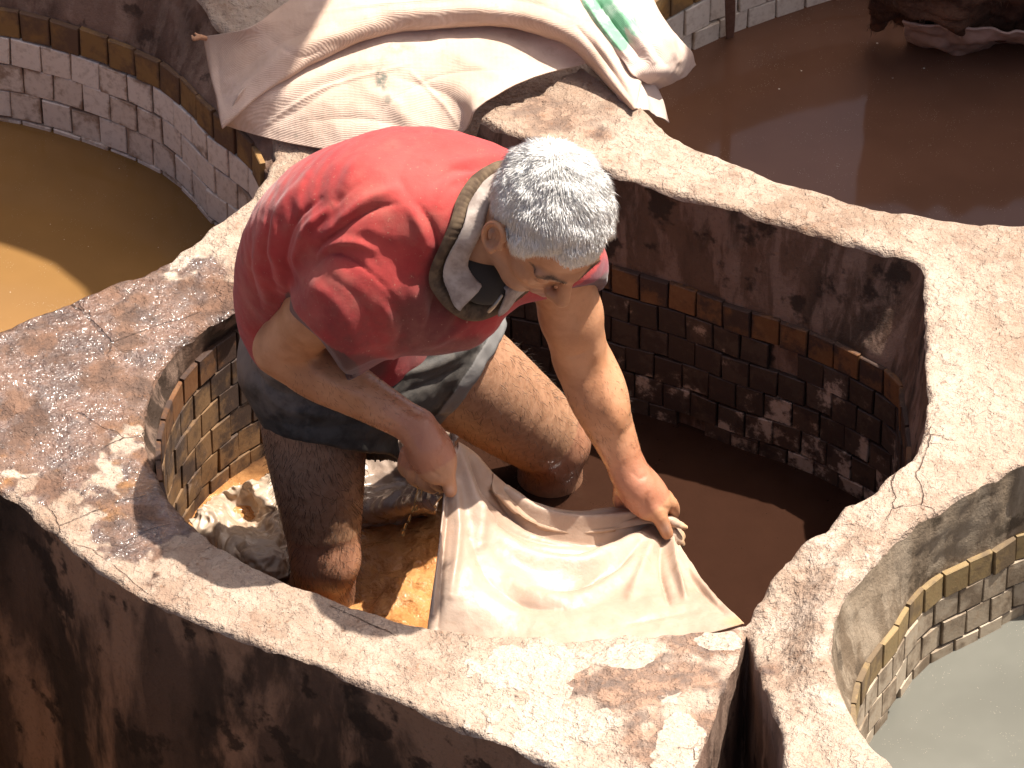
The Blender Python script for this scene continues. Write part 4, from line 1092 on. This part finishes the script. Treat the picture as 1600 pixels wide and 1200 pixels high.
HV = folds(HV, HN, [
 ([(790, 765), (835, 800), (900, 818), (960, 813), (1015, 802)], 9, .013), ([(770, 765), (820, 815), (900, 836), (980, 828), (1030, 812)], 7, -.012),
 ([(745, 770), (790, 818), (850, 842), (930, 842), (1000, 826)], 6, -.005), ([(810, 765), (850, 788), (920, 796)], 5, -.008),
 ([(752, 798), (790, 850), (835, 880), (905, 886), (960, 864), (1000, 838)], 13, .014), ([(770, 820), (815, 850), (890, 858), (960, 838)], 10, -.010),
 ([(735, 840), (775, 905), (830, 945), (880, 950)], 14, -.008), ([(800, 905), (840, 930), (900, 935), (970, 900), (1010, 860)], 12, .008), ([(830, 910), (890, 915), (950, 890)], 8, -.007),
 ([(716, 700), (728, 745), (745, 800), (752, 850)], 8, .007), ([(704, 745), (700, 810), (690, 900), (684, 980)], 6, -.006), ([(712, 760), (716, 830), (705, 930)], 7, .005),
 ([(694, 765), (686, 850), (676, 960)], 4, .005), ([(735, 715), (765, 775), (790, 800)], 6, -.007),
 ([(1046, 835), (1052, 880), (1070, 930)], 5, .011), ([(1036, 845), (1034, 890), (1045, 940)], 7, -.009), ([(1060, 850), (1085, 905), (1130, 955)], 6, -.006), ([(1020, 845), (1005, 890), (985, 930)], 9, .006), ([(1056, 850), (1078, 890), (1120, 940)], 4, .006),
 ([(1000, 850), (960, 890), (900, 915)], 8, -.006), ([(1090, 950), (1040, 960), (980, 975)], 7, -.004)], 1.7)
HV = HV + HN * (fbm(HV, 11, 3, 33) * .0028 + fbm(HV, 40, 2, 34) * .0008)[:, None]
s = NT('wet raw hide'); n1 = s.noise(7, 5, .6); n2 = s.noise(40, 5, .65); n3 = s.noise(220, 4, .6)
c = s.mix(s.ramp(n1, .35, .65), (.335, .232, .170), (.415, .305, .230)); c = s.mix(s.ramp(n2, .5, .75, 0, .4), c, (.32, .195, .115))
c = s.mix(s.ramp(s.vor(150), .0, .09, .55, 0), c, (.28, .16, .10))
c = s.mix(s.math('MULTIPLY', s.attr('rim'), .45), c, (.55, .30, .11))
MT_HIDE = s.set(col=c, rough=s.ramp(n2, .3, .7, .36, .58), nrm=s.bump(n3, .25, .0015, s.bump(n2, .3, .004)), spec=.4, sss=.08, sssr=(1, .5, .3), ssss=.01)
hx = topix(HV); rimA = np.maximum(pblob(hx, 1155, 972, 22, 10, .6), .8 * np.exp(-((np.arange(len(HV)) // 230) / 2.5) ** 2))
hide = thing('wet_hide', 'pale wet hide stretched between the hands of the man', 'hide', None, (float(HV[:, 0].mean()), float(HV[:, 1].mean()), float(HV[:, 2].min())))
cloth('skin', HV, HQ, MT_HIDE, .0028, attrs=dict(rim=rimA), parent=hide)
rows = [Y([-.715, -.70, -.695, -.69, -.69, -.70], [(772, 740), (818, 776), (880, 796), (950, 797), (1005, 795), (1036, 806)]),
        Y([-.728, -.722, -.717, -.714, -.71, -.712], [(770, 758), (816, 797), (880, 816), (950, 815), (1008, 808), (1038, 814)]),
        Y([-.742, -.738, -.733, -.728, -.72, -.716], [(774, 770), (820, 812), (884, 832), (954, 829), (1010, 818), (1040, 819)]),
        Y([-.735, -.735, -.73, -.725, -.715, -.71], [(784, 772), (826, 810), (886, 829), (952, 827), (1009, 817), (1039, 818)])]
FV, FQ = patch(rows, 120, 36); FN = vnormals(FV, FQ)
FV = folds(FV, FN, [([(800, 775), (850, 806), (920, 812), (1000, 803)], 4, -.005), ([(790, 775), (840, 815), (910, 826), (1000, 812)], 4, .004)]) + FN * (fbm(FV, 22, 2, 37) * .002)[:, None]
cloth('rolled_edge', FV, FQ, MT_HIDE, .0028, attrs=dict(rim=np.full(len(FV), .35)), parent=hide)
# the ends bunched in his fists
def lump(name, chains, h=.0028, parent=None, mat=None, amp=.002, k=.006):
    A = np.concatenate([np.asarray(p) for p, _ in chains]); f = Field(A.min(0) - .05, A.max(0) + .05, h)
    for p, r in chains: f.chain(p, r, k)
    V, Q = f.mesh(); N = vnormals(V, Q); V = V + N * (fbm(V, 60, 2, 5) * amp)[:, None]
    return V, Q
g = lambda px, py, y: UY(px, py, y)
V, Q = lump('gathered_end', [([g(1034, 812, -.715), g(1052, 816, -.715), g(1072, 824, -.715)], [.009, .008, .004]), ([g(1040, 825, -.715), g(1056, 838, -.715), g(1066, 851, -.715)], [.010, .009, .006]),
    ([g(1030, 815, -.70), g(1010, 808, -.695), g(985, 803, -.70)], [.010, .009, .006]), ([g(1044, 835, -.72), g(1054, 862, -.735)], [.009, .006]), ([g(1050, 822, -.70), g(1064, 838, -.70)], [.010, .008])], parent=hide)
mesh_obj('gathered_end', V - np.array(hide.location), Q, MT_HIDE, hide, attrs=dict(rim=np.exp(-((topix(V)[:, 0] - 1072) / 8) ** 2)))
V, Q = lump('gathered_end', [([g(690, 752, -.78), g(700, 725, -.765), g(718, 697, -.735)], [.008, .010, .004]), ([g(672, 745, -.77), g(690, 715, -.75), g(706, 690, -.735)], [.007, .009, .003])], parent=hide)
mesh_obj('gathered_end', V - np.array(hide.location), Q, MT_HIDE, hide, attrs=dict(rim=np.zeros(len(V))))

# hides floating crumpled in the water
def mat_wet(name, c0, c1, r0=.12, r1=.4):
    s = NT(name); n1 = s.noise(14, 5, .6); n2 = s.noise(60, 4, .6)
    c = s.mix(s.ramp(n1, .38, .62), c0, c1); c = s.mix(s.ramp(n2, .55, .75, 0, .4), c, tuple(a * .5 for a in c0))
    return s.set(col=c, rough=s.ramp(n2, .3, .7, r0, r1), nrm=s.bump(n2, .3, .003), spec=.5)
MW1 = mat_wet('soaked grey hide', (.23, .165, .125), (.33, .25, .195)); MW2 = mat_wet('soaked pale hide', (.33, .235, .16), (.42, .325, .245), .22, .55)
rows = [[(420, 690, 'z', .0), (500, 668, 'z', .02), (590, 660, 'z', .05), (660, 668, 'z', .12), (722, 684, 'y', -.72)],
        [(420, 725, 'z', -.01), (500, 710, 'z', .03), (590, 700, 'z', .05), (650, 705, 'z', .10), (704, 722, 'y', -.74)],
        [(430, 765, 'z', -.01), (510, 755, 'z', .03), (590, 750, 'z', .03), (645, 752, 'z', .05), (690, 770, 'y', -.72)],
        [(450, 812, 'z', -.02), (520, 812, 'z', .01), (590, 812, 'z', .01), (640, 800, 'z', .01), (680, 800, 'z', .0)],
        [(460, 850, 'z', -.03), (530, 850, 'z', -.02), (590, 842, 'z', -.02), (640, 828, 'z', -.02), (676, 820, 'z', -.03)]]
V, Q = patch(rows, 120, 90); N = vnormals(V, Q)
Wp = V + np.stack([pn(V, 8, k) for k in (4, 5, 6)], 1) * .06
rdg = 1 - np.abs(pn(Wp @ np.array([[.4, .9, 0], [.25, -.12, 0], [0, 0, 1]]).T, 20, 91)) * 2.2
V = V + N * (.012 * rdg + .005 * (1 - np.abs(pn(V, 34, 92)) * 2))[:, None]
cloth('soaked_hide', V, Q, MW1, .003, 'dark soaked hide in the water behind the near leg of the man', 'hide', 'hides soaking in the vat')
rows = [[(296, 812, 'z', .03), (318, 790, 'z', .05), (350, 768, 'z', .03), (395, 748, 'z', .05), (440, 735, 'z', .04)],
        [(308, 832, 'z', .03), (340, 815, 'z', .045), (375, 795, 'z', .0), (415, 782, 'z', .05), (452, 772, 'z', .03)],
        [(325, 855, 'z', .0), (365, 845, 'z', .04), (400, 830, 'z', .02), (430, 820, 'z', .03), (465, 812, 'z', .0)],
        [(350, 880, 'z', .0), (390, 872, 'z', .045), (425, 862, 'z', .045), (450, 855, 'z', .02), (478, 850, 'z', -.01)],
        [(390, 912, 'z', -.02), (425, 908, 'z', .02), (450, 900, 'z', .02), (475, 892, 'z', -.01), (500, 885, 'z', -.02)]]
V, Q = patch(rows, 130, 110); N = vnormals(V, Q)
Wp = V + np.stack([pn(V, 9, k) for k in (1, 2, 3)], 1) * .05
V = V + N * (.011 * (1 - np.abs(pn(Wp @ np.array([[.9, .4, 0], [-.12, .28, 0], [0, 0, 1]]).T, 24, 95)) * 2.4) + .006 * (1 - np.abs(pn(Wp, 60, 96)) * 2.2) * .7 - .010)[:, None]
cloth('soaked_hide', V, Q, MW2, .003, 'pale crumpled hide in the water against the curved tile wall', 'hide', 'hides soaking in the vat')

# sacks
def mat_sack(name, base, shade, stain, green=False):
    s = NT(name); n1 = s.noise(6, 5, .6); n2 = s.noise(30, 5, .65)
    c = s.mix(s.ramp(n1, .38, .64), base, shade); c = s.mix(s.ramp(n2, .55, .75, 0, .45), c, stain)
    if green:
        c = s.mix(s.ramp(s.attr('stripe'), .4, .6), c, s.mix(s.ramp(n2, .4, .6), (.18, .40, .24), (.40, .55, .42)))
    c = s.mix(s.math('MULTIPLY', s.attr('blot'), s.ramp(n2, .42, .55)), c, (.14, .15, .12))
    wv = s.n('ShaderNodeTexWave'); s.l(s.pos, wv.inputs[0]); wv.inputs['Scale'].default_value = 150; wv.bands_direction = 'X'; wv.inputs['Distortion'].default_value = 1.5
    wv2 = s.n('ShaderNodeTexWave'); s.l(s.pos, wv2.inputs[0]); wv2.inputs['Scale'].default_value = 150; wv2.bands_direction = 'Y'; wv2.inputs['Distortion'].default_value = 1.5
    c = s.mix(s.math('MULTIPLY', s.math('MULTIPLY', wv.outputs[0], wv2.outputs[0]), .28), c, shade, 'MULTIPLY')
    b = s.bump(s.math('ADD', wv.outputs[0], wv2.outputs[0]), .30, .002); b = s.bump(n2, .25, .005, b)
    return s.set(col=c, rough=.6, nrm=b, spec=.3)
MS1 = mat_sack('woven sack', (.60, .46, .37), (.52, .38, .29), (.40, .26, .18)); MS2 = mat_sack('woven sack turned', (.60, .45, .36), (.51, .36, .265), (.40, .25, .17)); MS3 = mat_sack('striped woven sack', (.64, .50, .42), (.56, .40, .31), (.40, .26, .17), True)
Z = lambda pts: [(a, b, 'z', c) for a, b, c in pts]
rows = [Z([(372, 150, .50), (425, 95, .535), (500, 55, .55), (590, 25, .56), (670, 15, .56), (750, 18, .56), (820, 30, .55), (880, 55, .54), (928, 92, .515)]),
        Z([(360, 175, .47), (415, 140, .50), (490, 110, .52), (580, 85, .535), (665, 75, .54), (745, 75, .54), (812, 72, .535), (868, 80, .525), (922, 96, .512)]),
        Z([(355, 190, .445), (405, 185, .455), (480, 175, .47), (570, 160, .485), (655, 140, .50), (735, 120, .515), (805, 105, .52), (865, 95, .517), (919, 98, .509)]),
        Z([(353, 197, .43), (403, 212, .425), (465, 226, .42), (545, 236, .42), (640, 228, .43), (722, 208, .44), (742, 170, .495), (845, 116, .51), (917, 100, .506)])]
V, Q = patch(rows, 190, 110); N = vnormals(V, Q)
V = folds(V, N, [([(380, 195), (440, 150), (520, 110), (600, 90)], 14, .010), ([(420, 200), (500, 150), (560, 100)], 10, -.008), ([(560, 130), (620, 170), (650, 210)], 12, .008), ([(620, 120), (700, 150), (735, 190)], 14, -.008), ([(700, 80), (760, 110), (800, 125)], 12, .007), ([(480, 190), (560, 185), (640, 200)], 12, -.006), ([(400, 205), (500, 140), (640, 100)], 3, .004), ([(640, 110), (690, 160), (722, 205)], 3, .004), ([(560, 230), (600, 170), (680, 120), (800, 110)], 3, -.003)], .55)
V = V + N * (fbm(V, 12, 3, 44) * .003)[:, None]
vx = topix(V); blot = np.maximum.reduce([pblob(vx, 597, 125, 10, 18, .5), .7 * pblob(vx, 605, 155, 8, 8, .5), .4 * pblob(vx, 620, 75, 25, 12, .5), .8 * pblob(vx, 470, 200, 6, 16, .6, .4)])
cloth('sack', V, Q, MS1, .003, 'pale woven sack spread flat, its lower edge hanging above the back of the man', 'sack', 'sacks piled on the vat wall', dict(blot=blot))
rows = [Z([(352, 186, .425), (385, 158, .455), (440, 120, .49), (520, 80, .51), (600, 56, .525), (700, 46, .53), (800, 48, .53), (875, 68, .52), (915, 97, .50), (950, 136, .49), (980, 170, .485)]),
        Z([(347, 200, .448), (386, 166, .485), (442, 124, .52), (522, 80, .55), (602, 50, .567), (700, 38, .573), (800, 38, .573), (884, 60, .563), (924, 93, .54), (958, 132, .52), (992, 170, .506)]),
        Z([(338, 150, .475), (375, 125, .51), (430, 85, .55), (510, 46, .585), (600, 20, .60), (700, 8, .605), (800, 6, .605), (895, 35, .59), (945, 75, .56), (978, 115, .53), (998, 150, .508)]),
        Z([(326, 105, .50), (360, 88, .53), (415, 50, .57), (500, 8, .60), (600, -18, .615), (700, -28, .62), (800, -28, .62), (900, 0, .605), (960, 50, .57), (990, 95, .535), (1002, 130, .508)]),
        Z([(319, 57, .52), (345, 53, .55), (392, 42, .58), (455, -2, .60), (600, -60, .62), (700, -75, .62), (800, -75, .62), (905, -40, .60), (965, 20, .57), (998, 75, .53), (1006, 118, .505)])]
V, Q = patch(rows, 210, 100); N = vnormals(V, Q)
V = folds(V, N, [([(340, 180), (400, 120), (480, 70), (580, 40)], 12, .010), ([(360, 120), (430, 70), (520, 30)], 10, -.008), ([(640, 20), (760, 15), (860, 35), (930, 80)], 10, .008), ([(700, -5), (820, 0), (900, 30)], 10, -.007), ([(900, 40), (950, 100), (985, 150)], 7, -.008), ([(930, 60), (965, 110), (992, 155)], 6, .007), ([(330, 70), (336, 130), (350, 185)], 5, .005), ([(480, 20), (600, 5), (760, -5)], 3, .004), ([(420, 60), (470, 90), (500, 80)], 3, -.003)], .7)
V = V + N * (fbm(V, 10, 3, 46) * .004)[:, None]
sk2 = cloth('sack', V, Q, MS2, .003, 'rumpled pinkish sack folded over the flat sack, one corner tied with string', 'sack', 'sacks piled on the vat wall', dict(blot=np.zeros(len(V))))
f = Field(UZ(312, 58, .52) - .05, UZ(312, 58, .52) + .05, .0018); f.chain([UZ(322, 60, .525), UZ(312, 58, .53), UZ(303, 61, .53), UZ(300, 56, .53)], [.004, .005, .0035, .002], .003); f.chain([UZ(312, 58, .53), UZ(305, 52, .535)], [.003, .002], .002)
V, Q = f.mesh(); s = NT('frayed string'); o = mesh_obj('string_knot', V - np.array(sk2.location), Q, s.set(col=(.42, .22, .12), rough=.9), sk2)
rows = [Z([(880, -60, .62), (905, 0, .60), (930, 45, .575), (965, 85, .55), (992, 118, .53), (1030, 140, .44)]),
        Z([(930, -70, .62), (950, -10, .605), (975, 35, .585), (1005, 75, .56), (1035, 105, .52), (1058, 128, .44)]),
        Z([(980, -80, .60), (990, -15, .59), (1010, 25, .57), (1040, 60, .545), (1062, 85, .50), (1076, 115, .43)]),
        Z([(1010, -80, .57), (1015, -15, .56), (1030, 20, .54), (1058, 55, .51), (1078, 78, .47), (1089, 102, .42)])]
V, Q = patch(rows, 120, 90); N = vnormals(V, Q)
vx = topix(V); stripe = np.maximum(pblob(vx, 940, 20, 22, 70, .3, -.55), pblob(vx, 975, 15, 14, 70, .3, -.55)) * (vx[:, 1] < 82)
V = folds(V, N, [([(905, -10), (940, 40), (985, 95)], 6, .010), ([(920, -15), (955, 30), (1000, 90)], 5, -.010), ([(940, -15), (975, 30), (1020, 95)], 6, .010), ([(960, -20), (995, 25), (1040, 100)], 6, -.010), ([(985, -20), (1020, 35), (1060, 95)], 7, .009)])
V = V + N * (fbm(V, 14, 3, 47) * .004)[:, None]
cloth('sack', V, Q, MS3, .003, 'crumpled sack with green stripes drooping over the dark vat', 'sack', 'sacks piled on the vat wall', dict(blot=np.zeros(len(V)), stripe=stripe))
rows = [Z([(975, 112, .52), (1000, 118, .50), (1025, 128, .45)]), Z([(982, 140, .51), (1008, 150, .49), (1034, 160, .42)]), Z([(992, 168, .50), (1022, 178, .46), (1046, 192, .38)])]
V, Q = patch(rows, 50, 50); N = vnormals(V, Q); V = folds(V, N, [([(990, 120), (1005, 155), (1012, 178)], 5, .008), ([(1003, 120), (1020, 155), (1030, 185)], 4, -.007), ([(1015, 125), (1032, 160), (1040, 190)], 4, .006)])
cloth('sack', V, Q, MS3, .003, 'dull ragged sack end hanging below the striped sack', 'sack', 'sacks piled on the vat wall', dict(blot=np.zeros(len(V)), stripe=np.zeros(len(V))))

# fur hide hanging into the far vat
rows = [Z([(1352, -70, .52), (1420, -80, .53), (1490, -80, .53), (1560, -80, .53), (1640, -80, .53), (1720, -80, .53)]),
        Z([(1356, -25, .45), (1415, -25, .47), (1490, -20, .48), (1560, -25, .48), (1640, -25, .48), (1720, -25, .48)]),
        Z([(1360, 15, .36), (1412, 20, .38), (1490, 25, .39), (1555, 20, .39), (1640, 25, .39), (1720, 25, .39)]),
        Z([(1362, 40, .28), (1400, 22, .31), (1440, 50, .30), (1490, 54, .30), (1560, 55, .29), (1640, 60, .29)])]
V, Q = patch(rows, 150, 70); N = vnormals(V, Q)
V = V + N * (fbm(V, 10, 3, 55) * .022 + .010 * (1 - 2 * np.abs(pn(V, 22, 56))))[:, None]; N = vnormals(V, Q)
s = NT('matted wool'); n1 = s.noise(16, 5, .6)
mw_ = s.set(col=s.mix(s.ramp(n1, .35, .65), (.065, .03, .018), (.17, .085, .05)), rough=.9, nrm=s.bump(s.noise(120, 4, .7), .7, .008), spec=.15)
fur = cloth('fur_hide', V, Q, mw_, .006, 'matted brown fur hide hanging down into the dark vat', 'hide', None)
i = rs.choice(len(V), 5000); P = V[i]; Nn = N[i]; dn = np.array([0, -.2, -1.0])
j = np.stack([pn(P, 30, k) for k in (1, 2, 3)], 1) * .8 + rs.normal(size=(len(P), 3)) * .2
D1 = Nn * .5 + dn * .5 + j; D1 /= np.linalg.norm(D1, axis=1)[:, None]; D2 = Nn * .1 + dn * .8 + j; D2 /= np.linalg.norm(D2, axis=1)[:, None]
Vs, Fs, T = strands(P, D1, D2, rs.uniform(.008, .022, len(P)), .0007, rs.rand(len(P)))
mesh_obj('wool', Vs - np.array(fur.location), Fs, mat_hair('brown wool', (.05, .025, .015), (.22, .12, .07), .8), fur, attrs=dict(tone=T))
rows = [Z([(1412, 28, .36), (1460, 40, .36), (1520, 45, .36), (1580, 45, .36), (1660, 45, .36)]), Z([(1414, 52, .30), (1460, 62, .30), (1510, 66, .30), (1570, 60, .30), (1660, 62, .30)]), Z([(1420, 68, .24), (1462, 78, .24), (1498, 87, .24), (1545, 70, .24), (1660, 76, .24)])]
V, Q = patch(rows, 90, 40); N = vnormals(V, Q); V = V + N * (fbm(V, 14, 3, 58) * .012)[:, None]
cloth('flesh_side', V, Q, mat_wet('raw flesh side', (.36, .22, .16), (.48, .32, .25), .3, .6), .004, parent=fur)
# leather strap down the tiles of the far vat
rows = [Z([(1131, -60, .50), (1146, -60, .50)]), Z([(1132, -10, .37), (1148, -12, .37)]), Z([(1133, 30, .295), (1147, 26, .295)]), Z([(1134, 58, .24), (1144, 55, .24)])]
V, Q = patch(rows, 12, 60); V = V - np.array([.0, .012, 0])
cloth('leather_strap', V, Q, mat_wet('brown strap', (.14, .07, .045), (.22, .12, .085), .4, .7), .004, 'narrow brown strap hanging down the tiles into the dark vat', 'strap')
# water running off his hand
drip = thing('water_drip', 'amber water dripping off the fist of the man', 'water', None, tuple(UY(640, 835, -.78)))
s = NT('falling water'); mdp = s.set(col=(.55, .33, .12), rough=.08, trans=.6, ior=1.33)
for pts_, r_ in (([(654, 756), (651, 772), (647, 790)], [.0012, .0011, .0006]), ([(661, 757), (659, 768), (657, 776)], [.0012, .001, .0006]), ([(646, 792), (645, 798)], [.0022, .0028]), ([(651, 790), (650, 796)], [.0018, .0024]), ([(641, 806), (639, 814)], [.0016, .0022]),
                 ([(635, 818), (632, 826)], [.0018, .0022]), ([(631, 829), (630, 835)], [.0022, .0034]), ([(649, 778), (648, 786)], [.001, .0014]), ([(643, 858), (642, 861)], [.0014, .0018])):
    K = [UY(a, b, -.78) for a, b in pts_]; f = Field(np.min(K, 0) - .012, np.max(K, 0) + .012, .0007); f.chain(K, r_, .0005) if len(K) > 2 else f.cone(K[0], r_[0], K[1], r_[1], .0005)
    V, Q = f.mesh(); mesh_obj('drop', V - np.array(drip.location), Q, mdp, drip)

# made-up reed mats on poles, out of view, added to shade two vats
def blocker(label, ap, zt, y, poles):
    aw = thing('added_blocker', label, 'blocker', 'added shade mats out of view', (float(ap[:, 0].mean()), y, .5))
    n = len(ap); V = np.concatenate([np.c_[ap, np.full(n, zt)], np.c_[ap, np.full(n, zt + .02)]]) - np.array(aw.location)
    mesh_obj('mat', V, [tuple(range(n))[::-1], tuple(range(n, 2*n))] + [(i, (i+1) % n, n + (i+1) % n, n + i) for i in range(n)], MREED, aw, False)
    t_ = np.linspace(0, 2 * math.pi, 10, endpoint=False)
    for x in poles:
        rg = [np.c_[x + .03 * np.cos(t_), y + .03 * np.sin(t_), np.full(10, z)] - np.array(aw.location) for z in (.5, 1.4, zt)]
        V, F = loft(rg); mesh_obj('pole', V, F, MPOLE, aw)
s = NT('dry reeds'); MREED = s.set(col=s.mix(s.noise(40, 4), (.3, .22, .12), (.45, .35, .2)), rough=.9)
s = NT('weathered pole'); MPOLE = s.set(col=(.2, .13, .08), rough=.85)
blocker('reed mat awning on two poles, added out of view to shade the amber vat', np.array([(-.066, .50), (-.02, .475), (.034, .44), (.09, .37), (.13, .28), (.15, .20), (.21, .22), (.26, .32), (.33, .52), (.40, 1.5), (-.9, 1.5), (-.9, .6), (-.3, .55)]), 2.2, 1.45, (-.8, .36))
blocker('wide reed mat awning added out of view to shade the dark brown vat with the fur hide', np.array([(1.08, 1.7), (1.08, .55), (1.10, .36), (1.2, .27), (1.31, .195), (1.51, .115), (1.68, .09), (2.6, .05), (2.6, 1.7)]), 2.4, 1.65, (1.14, 2.5))
